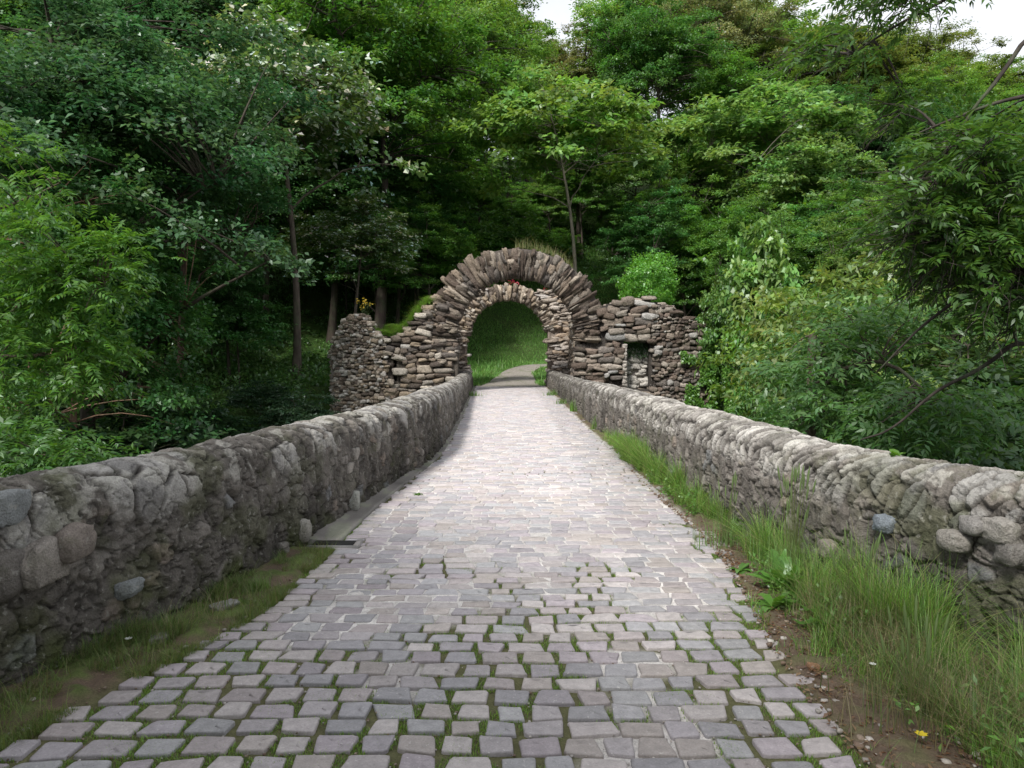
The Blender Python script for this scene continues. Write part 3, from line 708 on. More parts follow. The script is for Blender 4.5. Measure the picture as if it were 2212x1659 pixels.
def make_tree(seed, H, cb, cr, nclus=260, nleaf=110, leaf=(.16, .10), clus=.62, trunk_r=.17, kind='broad', lump=.38, pale=0., bend=.6, nlimb=11, flat=.42, droop=.25):
    """returns (trunk Geo, crown V, Q, C)"""
    r = rng(seed); g = Geo()
    k = 12; zz = np.linspace(0, 1, k) ** .9; tp = np.stack([bend * np.sin(zz * 2.2 + r.random() * 3) * zz, bend * np.cos(zz * 1.7 + r.random() * 3) * zz - 0, zz * H * .9], -1); tp[0, :2] = 0
    tube(g, tp, trunk_r * (1 - zz * .86) * (1 + .35 * np.exp(-zz * 25)), 9)
    cp = make_crown_pts(r, H, cb, cr, nclus, lump)
    # limbs
    ends = cp[r.choice(len(cp), min(nlimb, len(cp)), replace=False)]; segs = []
    for e in ends:
        zs = min(max(e[2] - np.hypot(*e[:2]) * r.uniform(.4, .9), cb * .75), H * .85); a = np.array([np.interp(zs, tp[:, 2], tp[:, i]) for i in range(3)])
        t = np.linspace(0, 1, 9)[:, None]; mid = (a + e) / 2 + np.array([0, 0, .12 * np.linalg.norm(e - a)]) + r.normal(size=3) * .25
        c = (1 - t) ** 2 * a + 2 * t * (1 - t) * mid + t ** 2 * e; c[1:-1] += r.normal(size=(7, 3)) * .05
        r0 = trunk_r * (1 - zs / H * .8) * .5; tube(g, c, r0 * (1 - .8 * t[:, 0]), 6); segs.append(c)
    sp = np.concatenate(segs + [tp[5:]])
    for e in cp:
        d = np.linalg.norm(sp - e, axis=1) + np.maximum(sp[:, 2] - e[2], 0) * .8; a = sp[np.argmin(d)]
        t = np.linspace(0, 1, 5)[:, None]; mid = (a + e) / 2 + np.array([0, 0, .15 * np.linalg.norm(e - a)]) + r.normal(size=3) * .12
        c = (1 - t) ** 2 * a + 2 * t * (1 - t) * mid + t ** 2 * e; tube(g, c, (.028 * (1 - .75 * t[:, 0])) * trunk_r / .17, 4)
    # leaves
    n = len(cp) * nleaf; ci = np.repeat(np.arange(len(cp)), nleaf)
    rc = clus * r.uniform(.6, 1.3, len(cp))[ci]
    # every cluster is a handful of drooping sprays
    nsp = 7; sdir = rdir(r, len(cp) * nsp); sdir[:, 2] = np.abs(sdir[:, 2]) * .35 - .05; outw = unit(cp - np.array([0, 0, cb + (H - cb) * .35])); sdir = unit(sdir + .55 * np.repeat(outw, nsp, 0))
    si = ci * nsp + r.integers(nsp, size=n); u = r.random(n) ** .7
    p = cp[ci] + sdir[si] * (rc * u)[:, None] + r.normal(size=(n, 3)) * (rc * .17)[:, None] * np.array([1, 1, flat]) + np.array([0, 0, -1.]) * (rc * u * u * droop)[:, None]
    nrm = unit(np.array([0, 0, 1.]) + r.normal(size=(n, 3)) * .55 + outw[ci] * .35)
    d = unit(np.cross(np.cross(nrm, sdir[si] + r.normal(size=(n, 3)) * .7), nrm) + np.array([0, 0, -.22]))
    l = leaf[0] * np.clip(np.exp(r.normal(-.08, .32, n)), .4, 1.8); ww = leaf[1] * r.uniform(.7, 1.2, n)
    V, Q = leaf_quads(p, d, nrm, l, ww)
    C = leaf_colors(r, n, .34, pale) * np.repeat((r.uniform(.75, 1.25, (len(cp), 1)) * (1 + r.normal(0, .06, (len(cp), 3)) * np.array([1.3, .5, 1])))[ci], 4, axis=0)
    return g, V, Q, C
def pinnate(r, org, dr, nrm, L, pairs, leaf, droop=.3):
    """compound leaves: org/dr/nrm (N,3) -> leaflets"""
    N = len(org); L = np.full(N, L); ps, ds, ns_, ls = [], [], [], []
    s = unit(np.cross(nrm, dr))
    for k in range(pairs):
        u = (k + .6) / pairs; c = org + dr * (L * u)[:, None] + np.array([0, 0, -1.]) * (L * u * u * droop)[:, None]; dd = unit(dr + np.array([0, 0, -1.]) * 2 * u * droop)
        for sg in ((-1, 1) if k < pairs - 1 else (-1, 1, 0)):
            ds.append(unit(dd * (.55 if sg else 1) + s * sg * .9 + r.normal(size=(N, 3)) * .12 + np.array([0, 0, -.12]))); ps.append(c); ns_.append(unit(nrm + r.normal(size=(N, 3)) * .3)); ls.append(np.full(N, leaf * (.75 + .5 * math.sin(math.pi * (u * .8 + .1)))))
    p, d, n, l = (np.concatenate(a) for a in (ps, ds, ns_, ls)); l = l * r.uniform(.8, 1.2, len(l))
    return leaf_quads(p, d, n, l, l * .33, .06)

class Tree:
    """a tree kind: trunk mesh + crown mesh, made once; every place() is its own thing"""
    def __init__(s, H, mk): s.H = H; s.mk = mk; s.first = None
    def place(s, x, y, ztop, label, leafcol, barkcol=(.10, .08, .065), name='tree', group=None, rot=0., zb=None, wide=1., cat_='tree', lean=(0, 0)):
        zb = float(ground_z(x, y)) - .15 if zb is None else zb
        k = (ztop - zb) / s.H; t = empty(name, (x, y, zb), label, cat_, group); t.rotation_euler = (lean[0], lean[1], rot); t.scale = (k * wide, k * wide, k)
        if s.first is None:
            g, V, Q, C = s.mk; a = g.build('trunk', M_BARK, t, smooth=True); b = mesh_np('crown', V, Q, M_LEAF, C, t); s.first = (a, b); s.mk = None
        else:
            a, b = s.first[0].copy(), s.first[1].copy()
            for o in (a, b): COL.objects.link(o); o.parent = t
        a.color = (*barkcol, 1); b.color = (*leafcol, 1)
        return t
K = {}
K['a'] = Tree(14., make_tree(1, 14., 4.2, 4.0, 340, 190, (.145, .09), .75, .20, flat=.7))
K['b'] = Tree(14., make_tree(2, 14., 3.0, 3.6, 320, 190, (.135, .09), .70, .16, lump=.5, flat=.7))
K['c'] = Tree(14., make_tree(3, 14., 5.0, 4.6, 320, 170, (.15, .095), .80, .22, lump=.45, flat=.6))
K['d'] = Tree(14., make_tree(4, 14., 2.0, 3.2, 280, 180, (.14, .085), .65, .15, lump=.42, flat=.6))
K['lime'] = Tree(12., make_tree(5, 12., 4.6, 3.3, 170, 80, (.20, .16), .75,   .14, pale=.16, lump=.5, flat=.3, droop=.35))
K['near'] = Tree(14., make_tree(15, 14., 3.6, 4.2, 330, 260, (.115, .075), .85, .18, lump=.5, flat=.6, droop=.45))
K['sap'] = Tree(9., make_tree(6, 9., 4.0, 2.6, 150, 110, (.15, .11), .55, .075, lump=.5, bend=.8, pale=.0))
K['under'] = Tree(5., make_tree(7, 5., .5, 2.3, 150, 90, (.15, .09), .55, .06, lump=.4, nlimb=8, bend=.2))
K['shrub'] = Tree(3., make_tree(8, 3., .15, 1.7, 130, 100, (.12, .07), .42, .04, lump=.4, nlimb=8, bend=.1))
K['broad'] = Tree(6., make_tree(9, 6., .8, 2.2, 110, 60, (.30, .24), .6, .07, lump=.4, nlimb=8, bend=.3))

# colours of leaves (albedo)
G_MID = (.095, .22, .042); G_DARK = (.060, .165, .045); G_BLUE = (.052, .125, .048); G_PALE = (.165, .30, .07); G_YEL = (.14, .25, .035); G_OLD = (.125, .245, .052); G_BRIGHT = (.11, .27, .04)

# ---- named trees one can tell apart.  (photo x, photo y of the top, distance)
def put(kind, px, pytop, Y, label, col, **kw):
    p = P(px, pytop, Y); return K[kind].place(p[0], Y, p[2], label, col, **kw)
put('lime', 640, 60, 32, 'slender tree with white flecked leaves over the left parapet, thin bare trunk', (.11, .19, .06), name='lime_tree', rot=.4, wide=1.05)
put('lime', 760, 430, 36, 'low tree with hanging white flecked leaves just left of the gateway', (.11, .19, .06), name='lime_tree', rot=2.4, wide=1.25)
put('a', 815, -60, 42, 'tall tree with straight dark trunk behind the left wing of the gateway', G_MID, rot=1.1, barkcol=(.075, .055, .05), wide=1.1)
put('sap', 905, 330, 45, 'young tree with thin pale leaning trunk left of the big arch', G_MID, rot=2., barkcol=(.22, .18, .13), lean=(0, .1), name='young_tree')
put('sap', 1245, 165, 43, 'pale leafed young tree with thin pale trunk behind the top of the arch', G_PALE, rot=.3, barkcol=(.24, .21, .17), name='young_tree', wide=1.2, lean=(0, -.10))
put('sap', 1620, 190, 47, 'broad pale green young tree on the slope right of the gateway', (.15, .28, .075), rot=1.9, barkcol=(.2, .17, .14), name='young_tree', wide=1.3)
put('sap', 1740, 300, 44, 'small pale tree with thin curved trunk beside the broad pale one', (.14, .26, .07), rot=4., barkcol=(.2, .17, .14), name='young_tree', wide=1.1)
put('b', 385, 150, 30, 'dark tree with rough reddish trunk in the shade over the left parapet', G_DARK, rot=.7, barkcol=(.11, .07, .055))
put('c', 1010, 10, 56, 'tall tree with black forked trunk high above the arch', G_OLD, rot=3.3, barkcol=(.04, .035, .03))
put('near', 170, -120, 23, 'big bluish dark tree filling the upper left corner', G_BLUE, rot=.9, barkcol=(.07, .055, .045), wide=1.1)
put('a', 1410, 10, 60, 'dense rounded deep green tree under the small patch of sky', (.08, .20, .045), rot=.2)
put('c', 1540, -25, 66, 'hazy tree with sky showing through its thin crown on the ridge', (.19, .23, .09), rot=2.2)  # leaf colour paled to stand in for haze
put('broad', 1640, 490, 24, 'small tree with large pale leaves rising behind the right wing', (.17, .31, .08), rot=.5, name='sapling', wide=.48, zb=-.8)

# ---- near trees whose branches reach into the picture: compound leaves on drooping sprays
def spray_tree(name, base, limbs, targets, label, col, bark, seed, L=.30, pairs=6, leaf=.085, per=16, spread=.38, trunk_top=None, cat_='tree', droop=.35, twigs=0, group=None, tr=.16):
    """limbs: polylines in world metres from the trunk; targets (n,3) points where leafy twig ends sit"""
    r = rng(seed); base = np.array(base, float); t = empty(name, base, label, cat_, group); g = Geo()
    top = np.array(trunk_top, float); z = np.linspace(0, 1, 10)[:, None]
    tp = base + (top - base) * z + np.stack([.2 * np.sin(z[:, 0] * 5), .2 * np.cos(z[:, 0] * 4) - .2, 0 * z[:, 0]], -1) * (z * (1 - z) * 3)
    tube(g, tp - base, tr * (1 - .6 * z[:, 0]), 9); segs = [tp[3:]]
    for Lm in limbs:
        q = poly3(np.array(Lm, float)); n = len(q); q = q + (fbm(q * 1.5 + seed, 3, 1)[:, None] - .5) * .12; tube(g, q - base, np.linspace(tr * .26, .006, n), 6); segs.append(q)
    sp = np.concatenate(segs); T = np.asarray(targets); org, dr, nr = [], [], []
    for e in T:
        d = np.linalg.norm(sp - e, axis=1); a = sp[np.argmin(d + r.random() * .1)]
        tt = np.linspace(0, 1, 6)[:, None]; mid = (a + e) / 2 + np.array([0, 0, .1 * np.linalg.norm(e - a)]) + r.normal(size=3) * .06
        c = (1 - tt) ** 2 * a + 2 * tt * (1 - tt) * mid + tt ** 2 * e; tube(g, c - base, .014 * (1 - .75 * tt[:, 0]) + .002, 4)
        m = per; ax = unit(e - a + np.array([0, 0, .05])); dd = unit(ax + r.normal(size=(m, 3)) * .85); dd[:, 2] *= .55
        org.append(e + r.normal(size=(m, 3)) * spread * np.array([1, 1, .45]) * .6); dr.append(unit(dd)); nr.append(unit(np.array([0, 0, 1.]) + r.normal(size=(m, 3)) * .35))
        for k in range(twigs):
            d2 = unit(np.array([-.5, 0, -.55]) + r.normal(size=3) * .45); tw = e + d2 * np.linspace(0, r.uniform(.3, .8), 5)[:, None] + r.normal(size=(5, 3)) * .02; tube(g, tw - base, np.linspace(.006, .002, 5), 3)
    g.build('trunk', M_BARK, t, smooth=True).color = (*bark, 1)
    V, Q = pinnate(r, np.concatenate(org) - base, np.concatenate(dr), np.concatenate(nr), L, pairs, leaf, droop)
    o = mesh_np('crown', V, Q, M_LEAF, leaf_colors(r, len(Q), .3), t); o.color = (*col, 1)
    return t
def poly3(pts):
    for _ in range(3):
        q = [pts[0]]
        for a, b in zip(pts[:-1], pts[1:]): q += [a * .75 + b * .25, a * .25 + b * .75]
        pts = np.array(q + [pts[-1]])
    return pts
def blob(r, n, cx, cy, rx, ry, Y, dY):
    th = r.random(n) * 2 * np.pi; q = r.random(n) ** .5; yy = Y + (r.random(n) - .5) * 2 * dY
    return np.array([P(cx + rx * math.cos(t) * k, cy + ry * math.sin(t) * k, y) for t, k, y in zip(th, q, yy)])
r = rng(301)
T = np.concatenate([blob(r, 34, -10, 480, 170, 210, 11, 1.6), blob(r, 20, 165, 600, 90, 55, 10.4, .6), blob(r, 22, 60, 640, 170, 90, 11, 1.2), blob(r, 16, 170, 770, 60, 60, 10.4, .5), blob(r, 6, 235, 545, 25, 25, 10.3, .2), blob(r, 18, 10, 800, 90, 120, 10.8, .8)])
spray_tree('ash_tree', (-9.2, 12., -7.5), [[(-9.1, 12, 1.2), P(0, 668, 10.6), P(110, 630, 10.4), P(230, 615, 10.3)], [(-9.1, 12, 2.), P(-60, 480, 11), P(80, 430, 11), P(140, 400, 11)], [(-9.1, 12, 1.), P(-20, 760, 10.8), P(90, 770, 10.6), P(180, 780, 10.4)]],
           T, 'light green tree with long feathery leaves reaching in over the left parapet', (.082, .195, .036), (.14, .11, .08), 302, L=.30, leaf=.095, per=15, trunk_top=(-9.0, 12, 4.6), spread=.42)
r = rng(311)
T = np.concatenate([blob(r, 60, 2130, 420, 130, 150, 7.2, .9), blob(r, 26, 2010, 470, 110, 70, 7.0, .6), blob(r, 9, 1910, -5, 90, 35, 7.6, .5), blob(r, 20, 2170, 600, 90, 120, 6.9, .6),
                    blob(r, 5, 1800, 110, 60, 40, 8.0, .5), blob(r, 5, 1930, 235, 80, 30, 8., .5), blob(r, 10, 2060, 560, 90, 50, 7.2, .5)])
spray_tree('overhanging_tree', (6.6, 7.6, -8.), [[(6.5, 7.6, 4.6), P(2215, 60, 7.2), P(2140, 180, 7.1), P(2080, 250, 7.1), P(2040, 330, 7.1), P(2000, 370, 7.1)], [(6.5, 7.6, 4.2), P(2190, 210, 7.1), P(2060, 262, 7.1), P(1960, 300, 7.2)],
            [(6.5, 7.6, 5.2), P(2150, -60, 7.6), P(2020, 20, 7.6), P(1900, 80, 7.8), P(1830, 130, 8)], [(6.5, 7.6, 5.2), P(2100, -90, 7.6), P(1960, -20, 7.6), P(1870, 10, 7.8)],
            [(6.5, 7.6, 2.5), P(2180, 400, 7), P(2070, 480, 7), P(1950, 560, 7)], [(6.5, 7.6, 1.6), P(2190, 560, 6.9), P(2100, 620, 6.9), P(1990, 700, 6.9), P(1900, 800, 7.1)],
            [(6.5, 7.6, 1.1), P(2215, 715, 6.9), P(2130, 790, 7), P(2020, 840, 7.1), P(1930, 930, 7.3), P(1860, 955, 7.4)], [(6.5, 7.6, 3.5), P(2200, 330, 7), P(2100, 400, 7), P(1990, 450, 7)]],
           T, 'dark tree reaching in from the right with feathery leaves and bare twigs against the sky', (.065, .145, .03), (.05, .04, .035), 312, L=.26, leaf=.085, per=13, trunk_top=(6.5, 7.6, 5.6), spread=.34, twigs=6, tr=.11)
# low leafy branches behind the right parapet
r = rng(321)
T = np.concatenate([blob(r, 36, 1800, 860, 150, 80, 11, 1.), blob(r, 30, 1990, 900, 130, 70, 9.6, .8), blob(r, 14, 1770, 760, 70, 60, 12.5, 1), blob(r, 20, 1900, 720, 110, 80, 11, .8)])
spray_tree('leafy_tree', (4.6, 11.5, -6.), [[(4.6, 11.5, .6), P(1800, 800, 11), P(1850, 870, 10.6)], [(4.6, 11.5, 1.), P(1900, 760, 10.6), P(2000, 850, 9.6), P(2060, 900, 9.6)], [(4.6, 11.5, 1.), P(1780, 770, 12), P(1770, 740, 12)]],
           T, 'leafy green tree hanging over the middle of the right parapet', (.075, .17, .045), (.09, .07, .055), 322, L=.30, leaf=.11, per=15, pairs=4, trunk_top=(4.7, 11.6, 1.8), spread=.42)
r = rng(331)
T = np.concatenate([blob(r, 30, 60, 985, 150, 30, 9., .8), blob(r, 8, 10, 960, 60, 40, 9., .6)])
spray_tree('leafy_shrub', (-6.9, 9.3, -8.6), [[(-6.7, 9.3, -.6), P(0, 980, 9), P(130, 985, 9)]], T, 'low leafy green shrub just above the left parapet at the picture edge', (.06, .15, .03), (.09, .07, .055), 332, L=.26, leaf=.09, per=15, pairs=4, trunk_top=(-6.7, 9.3, 0.), cat_='shrub')

# ---- forest rows (things that fill the slope)
FG = 'trees of the forest slope'
def row(label, n, px0, px1, Y0, Y1, py0, py1, kinds, cols, seed, name='forest_tree', barkcol=(.07, .055, .045), group=FG, wide=1.15):
    r = rng(seed)
    for i in range(n):
        px = px0 + (px1 - px0) * (i + .5 + r.uniform(-.35, .35)) / n; Y = r.uniform(Y0, Y1); py = np.interp((px - px0) / (px1 - px0), [0, 1], [py0, py1]) + r.uniform(-45, 45)
        c = np.array(cols[r.integers(len(cols))]) * r.uniform(.85, 1.15); p = P(px, py, Y)
        K[kinds[r.integers(len(kinds))]].place(p[0], Y, p[2], label, tuple(c), barkcol, name, group, r.random() * 6.28, wide=wide * r.uniform(.9, 1.15))
row('dark green tree crown high on the wooded slope at the upper left', 9, -60, 800, 50, 62, -230, -60, 'abc', [G_DARK, G_MID, G_BLUE], 1)
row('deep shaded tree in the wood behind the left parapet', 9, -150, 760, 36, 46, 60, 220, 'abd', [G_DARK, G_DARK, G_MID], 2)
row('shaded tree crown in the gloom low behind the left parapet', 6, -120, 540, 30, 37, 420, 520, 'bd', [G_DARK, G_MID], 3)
row('tree high on the slope above the arch', 4, 800, 1060, 58, 70, -60, 30, 'abc', [G_MID, G_OLD, G_OLD], 4, wide=1.1)
row('mid green tree on the slope right above the gateway', 8, 880, 1500, 54, 61, 190, 260, 'abc', [G_MID, G_OLD, G_MID], 5)
row('shaded low tree directly behind the gateway', 4, 800, 960, 41, 46, 430, 430, 'bd', [G_DARK, G_DARK, G_MID], 6)
row('shaded low tree directly behind the gateway', 6, 1010, 1330, 52, 55, 370, 370, 'dd', [G_MID, G_MID, G_OLD], 16)
row('shaded low tree directly behind the gateway', 4, 1380, 1560, 41, 46, 430, 430, 'bd', [G_DARK, G_DARK, G_MID], 26)
row('deep green tree on the slope right of the gateway', 8, 1450, 2250, 48, 58, 215, 290, 'abc', [G_MID, G_DARK, (.07, .18, .04)], 7)
row('low dark tree on the bank behind the right wing', 7, 1480, 2250, 34, 42, 440, 420, 'bd', [G_DARK, G_MID], 8)
row('pale yellowish tree on the ridge against the sky', 7, 1690, 2260, 66, 78, 60, 140, 'bdc', [G_OLD, G_PALE, (.14, .20, .05)], 9, wide=1.5)  # ridge rows: leaf colours paled in place of haze
row('tall pale tree on the ridge above the round bush', 4, 1360, 1660, 66, 76, -50, 0, 'bd', [G_OLD, G_PALE], 19, wide=1.3)
row('rounded tree just below the ridge on the right', 7, 1500, 2260, 58, 66, 110, 215, 'abd', [G_OLD, G_MID, (.12, .18, .045)], 10, wide=1.3)
row('far tree crown behind the top of the slope', 10, -100, 1080, 76, 92, -170, 0, 'abc', [G_OLD, G_MID], 11, wide=1.5)
row('far thin tree on the skyline over the arch', 3, 1120, 1300, 72, 80, 85, 75, 'bd', [(.19, .22, .08)], 12, wide=1.)  # washed leaf tone paints distance haze
row('light green tree lit on the right hand bank', 4, 1800, 2200, 24, 32, 420, 400, 'bd', [G_MID, G_OLD], 13)

row('leafy understorey tree low on the slope behind the gateway', 14, 700, 1560, 46, 62, 480, 470, ['under'], [G_MID, G_MID, G_DARK], 31, name='understorey_tree', wide=1.3)
row('leafy understorey tree in the shade left of the gateway', 11, -100, 560, 30, 44, 640, 600, ['under'], [G_MID, G_DARK, G_DARK], 32, name='understorey_tree', wide=1.3)  # darker leaf colours paint the deep shade into this row
row('leafy understorey tree higher up behind the left parapet trees', 12, -100, 900, 46, 58, 380, 400, ['under', 'd'], [G_MID, G_MID, G_OLD], 33, name='understorey_tree', wide=1.3)
row('leafy understorey tree on the slope far right', 12, 1400, 2250, 40, 56, 430, 420, ['under', 'd'], [G_MID, G_OLD, G_MID], 34, name='understorey_tree', wide=1.3)

# ---- shrubs and bushes
def bush(kind, px, pytop, Y, label, col, zb, **kw):
    p = P(px, pytop, Y); return K[kind].place(p[0], Y, p[2], label, col, zb=zb, cat_='bush', name=kw.pop('name', 'bush'), **kw)
def round_bush():
    r = rng(401); V0, Q0 = [], []; t = empty('round_bush', P(1402, 665, 28), 'bright green rounded bush on top of the right wing', 'bush'); c0 = P(1402, 612, 28) - P(1402, 665, 28)
    g = Geo(); tube(g, [(0, 0, -1.), (0, 0, .4), (.1, 0, .9)], [.06, .05, .03], 6)
    n = 11000; q = rdir(r, n); rad = (.30 + 1.45 * (fbm(q * 2.6 + 3, 4, 4) - .1)) * (.70 + .34 * r.random(n) ** .6)
    p = c0 + q * rad[:, None] * np.array([1.22, 1.1, 1.12]); V, Q = leaf_quads(p, unit(rdir(r, n) + q * .5), unit(q + r.normal(size=(n, 3)) * .45), r.uniform(.05, .11, n), r.uniform(.04, .08, n))
    keep = np.ones(n, bool); g.build('stem', M_BARK, t).color = (.1, .08, .06, 1); o = mesh_np('crown', V, Q, M_LEAF, leaf_colors(r, n, .3), t); o.color = (.13, .33, .05, 1)
round_bush()
bush('shrub', 1590, 590, 26.5, 'upright light green shrub just right of the round bush', (.12, .24, .06), -.5, wide=.5)
bush('under', 1668, 700, 23, 'tangled green bush against the outer end of the right wing', (.11, .24, .045), -3.5, wide=.5)
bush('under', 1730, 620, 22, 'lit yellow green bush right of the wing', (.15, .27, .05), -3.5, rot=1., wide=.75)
bush('under', 1830, 560, 18, 'tall light bush with pale tips in the middle of the right bank', (.17, .26, .07), -3.5, rot=2., wide=.8)
bush('under', 1690, 800, 16.5, 'soft green bush nearest the bend of the right parapet', (.10, .21, .05), -4, rot=3., wide=.5)
bush('under', 1960, 600, 17, 'pale green bush under the overhanging dark branches', (.14, .23, .06), -3.5, rot=4., wide=.9)
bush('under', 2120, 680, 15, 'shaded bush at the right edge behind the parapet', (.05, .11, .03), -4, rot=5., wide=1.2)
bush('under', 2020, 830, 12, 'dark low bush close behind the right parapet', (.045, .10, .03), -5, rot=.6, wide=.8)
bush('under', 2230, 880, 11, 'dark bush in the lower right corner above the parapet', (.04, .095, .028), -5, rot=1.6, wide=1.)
bush('under', 880, 720, 31, 'dark bush behind the left wing', G_DARK, None, rot=1.6, wide=1.2)
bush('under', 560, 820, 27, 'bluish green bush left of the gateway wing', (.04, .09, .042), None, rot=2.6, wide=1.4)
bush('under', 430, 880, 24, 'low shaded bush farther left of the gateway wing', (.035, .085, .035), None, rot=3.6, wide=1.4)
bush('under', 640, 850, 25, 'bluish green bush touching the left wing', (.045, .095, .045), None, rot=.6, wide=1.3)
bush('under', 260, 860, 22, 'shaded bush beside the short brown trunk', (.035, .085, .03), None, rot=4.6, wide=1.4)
# bare brown trunk seen over the left parapet
put('b', 172, 330, 21, 'brown bare trunk close over the left parapet with dark crown', G_DARK, rot=3., barkcol=(.21, .13, .09), name='tree')

# ---- undergrowth over the banks and slopes (nobody could count it)
def undergrowth():
    r = rng(500); n = 7600; x = r.uniform(-48, 48, n); y = r.uniform(17, 66, n)
    ok = (y > 31.5) | (np.abs(x) > 7.5) | ((np.abs(x) > 3.2) & (y < 24)); ok &= ~((np.abs(x) < 2.5 + (y - 30) * .22) & (y < 52) & (y > 26)); ok &= ~((x > 0) & (y > 36) & (y < 45) & (x < 24))
    x, y = x[ok], y[ok]; z = ground_z(x, y); rr = r.uniform(.35, 1.0, len(x)); m = 62; ci = np.repeat(np.arange(len(x)), m); N = len(ci)
    q = rdir(r, N); q[:, 2] = np.abs(q[:, 2]); p = np.stack([x, y, z], -1)[ci] + q * (rr[ci] * r.uniform(.5, 1, N) ** .5)[:, None] * np.array([1, 1, .9])
    V, Q = leaf_quads(p, unit(rdir(r, N) + q * .4), unit(q + np.array([0, 0, .6]) + r.normal(size=(N, 3)) * .4), r.uniform(.12, .24, N), r.uniform(.07, .13, N))
    C = leaf_colors(r, N, .3) * np.repeat(r.uniform(.6, 1.3, len(x))[ci], 4)[:, None]
    o = tag(mesh_np('undergrowth', V, Q, M_LEAF, C), 'low leafy undergrowth covering the banks under the trees', 'undergrowth', kind='stuff'); o.color = (.085, .19, .05, 1)
undergrowth()
# ---- blades of grass
def blades(x, y, z, h, r, lean=.35, wd=.004, seg=3):
    n = len(x); a = r.random(n) * 2 * np.pi; d = np.stack([np.cos(a), np.sin(a), 0 * a], -1); s = np.stack([-np.sin(a), np.cos(a), 0 * a], -1); L = np.abs(r.normal(0, lean, n)) * h
    b = np.stack([x, y, z], -1); rows = []
    wd = np.broadcast_to(wd, n)
    for k in range(seg + 1):
        u = k / seg; c = b + np.array([0, 0, 1.]) * (h * u * (1 - .18 * u))[:, None] + d * (L * u * u)[:, None]; ww = (wd * (1 - u * .92) * .5)[:, None]
        rows += [c - s * ww, c + s * ww]
    V = np.stack(rows, 1).reshape(-1, 3); m = 2 * (seg + 1)
    f = np.array([[2 * k, 2 * k + 1, 2 * k + 3, 2 * k + 2] for k in range(seg)]); Q = (f[None] + (np.arange(n) * m)[:, None, None]).reshape(-1, 4)
    return V, Q, m
def grass(name, x, y, z, h, seed, label, cols, lean=.35, wd=.004, cat_='grass'):
    r = rng(seed); V, Q, m = blades(x, y, z, h, r, lean, wd); cols = np.array(cols); c = cols[r.integers(len(cols), size=len(x))] * r.uniform(.7, 1.25, (len(x), 1))
    o = tag(mesh_np(name, V, Q, M_GRASS, np.repeat(c, m, axis=0)), label, cat_, kind='stuff'); o.color = (1, 1, 1, 1); return o
GC = [(.16, .32, .055), (.20, .38, .07), (.12, .25, .05), (.25, .34, .09), (.14, .28, .05)]
r = rng(600)
# right verge: thickness and height of the grass vary along the wall
n = 150000; y = 2.0 + 11 * r.random(n) ** 1.35; xw = cat(RW, y, 0); xe = cat(RE, y, 0); u = r.random(n) ** .75; x = xe + (xw - xe) * (u * 1.02 + .0)
patch = fbm(np.stack([x * 3.2, y * 1.15, 0 * x], -1), 3, 61)
along = np.interp(y, [2, 3.0, 3.6, 4.2, 4.6, 4.9, 5.3, 5.8, 6.1, 6.5, 7.5, 9.2, 9.8, 10.6, 11.5, 13], [.95, .9, .75, .9, .7, .35, .6, .7, .2, .7, .9, .9, .8, .95, .6, .1])
hh = np.interp(y, [2, 3.0, 3.6, 4.2, 4.8, 5.4, 6.1, 6.8, 8.5, 10.5, 13], [.24, .22, .24, .40, .20, .34, .08, .22, .26, .28, .15])
q = (x - xe) / (xw - xe); pr = along * sstep(.08, .62, q + (patch - .5) * 1.5)
k = r.random(n) < pr * np.interp(y, [2, 5, 12], [1, .8, .45]); x, y, q, hh = x[k], y[k], q[k], hh[k]
cl = fbm(np.stack([x * 7, y * 4, 0 * x + 9], -1), 3, 66); kk = r.random(len(x)) < .06 + 1.3 * sstep(.42, .64, cl); x, y, q, hh, cl = x[kk], y[kk], q[kk], hh[kk], cl[kk]
h = hh * (.25 + .75 * sstep(.1, .8, q)) * (.45 + 1.5 * sstep(.35, .7, cl)) * r.uniform(.25, 1.2, len(x))
grass('verge_grass', x, y, 0 * x - .01, h, 62, 'long green grass growing along the foot of the right parapet', GC + [(.30, .28, .13), (.09, .17, .04)], .75, np.interp(y, [2, 5, 12], [.0046, .006, .009]))
# dry and dark tangle near the viewer on the right
n = 16000; y = 2.0 + 2.3 * r.random(n); xw = cat(RW, y, 0); xe = cat(RE, y, 0); x = xe + (xw - xe) * (.35 + .65 * r.random(n)); c3 = fbm(np.stack([x * 5, y * 3, 0 * x + 4], -1), 3, 67)
k = c3 > .46; x, y = x[k], y[k]
grass('dry_grass', x, y, 0 * x - .01, r.uniform(.05, .36, len(x)), 68, 'tangle of dry brown and dark stems in the lower right grass', [(.24, .18, .10), (.14, .11, .06), (.34, .29, .16), (.09, .15, .05), (.14, .24, .06)], .9, .0035)
# small leafy weeds mixed through the grass
n = 9000; y = 2.2 + 9 * r.random(n) ** 1.3; xw = cat(RW, y, 0); xe = cat(RE, y, 0); x = xe + (xw - xe) * (.15 + .85 * r.random(n) ** .7); c3 = fbm(np.stack([x * 6, y * 3, 0 * x + 14], -1), 3, 69); k = c3 > .50; x, y = x[k], y[k]
V, Q = leaf_quads(np.stack([x, y, .02 + .16 * r.random(len(x))], -1), unit(rdir(r, len(x)) + (0, 0, .4)), unit(rdir(r, len(x)) * .6 + (0, 0, 1)), r.uniform(.018, .05, len(x)), r.uniform(.010, .026, len(x)))
o = tag(mesh_np('leafy_weeds', V, Q, M_LEAF, leaf_colors(r, len(x), .3)), 'small leafy weeds mixed through the verge grass', 'weeds', kind='stuff'); o.color = (.12, .25, .05, 1)
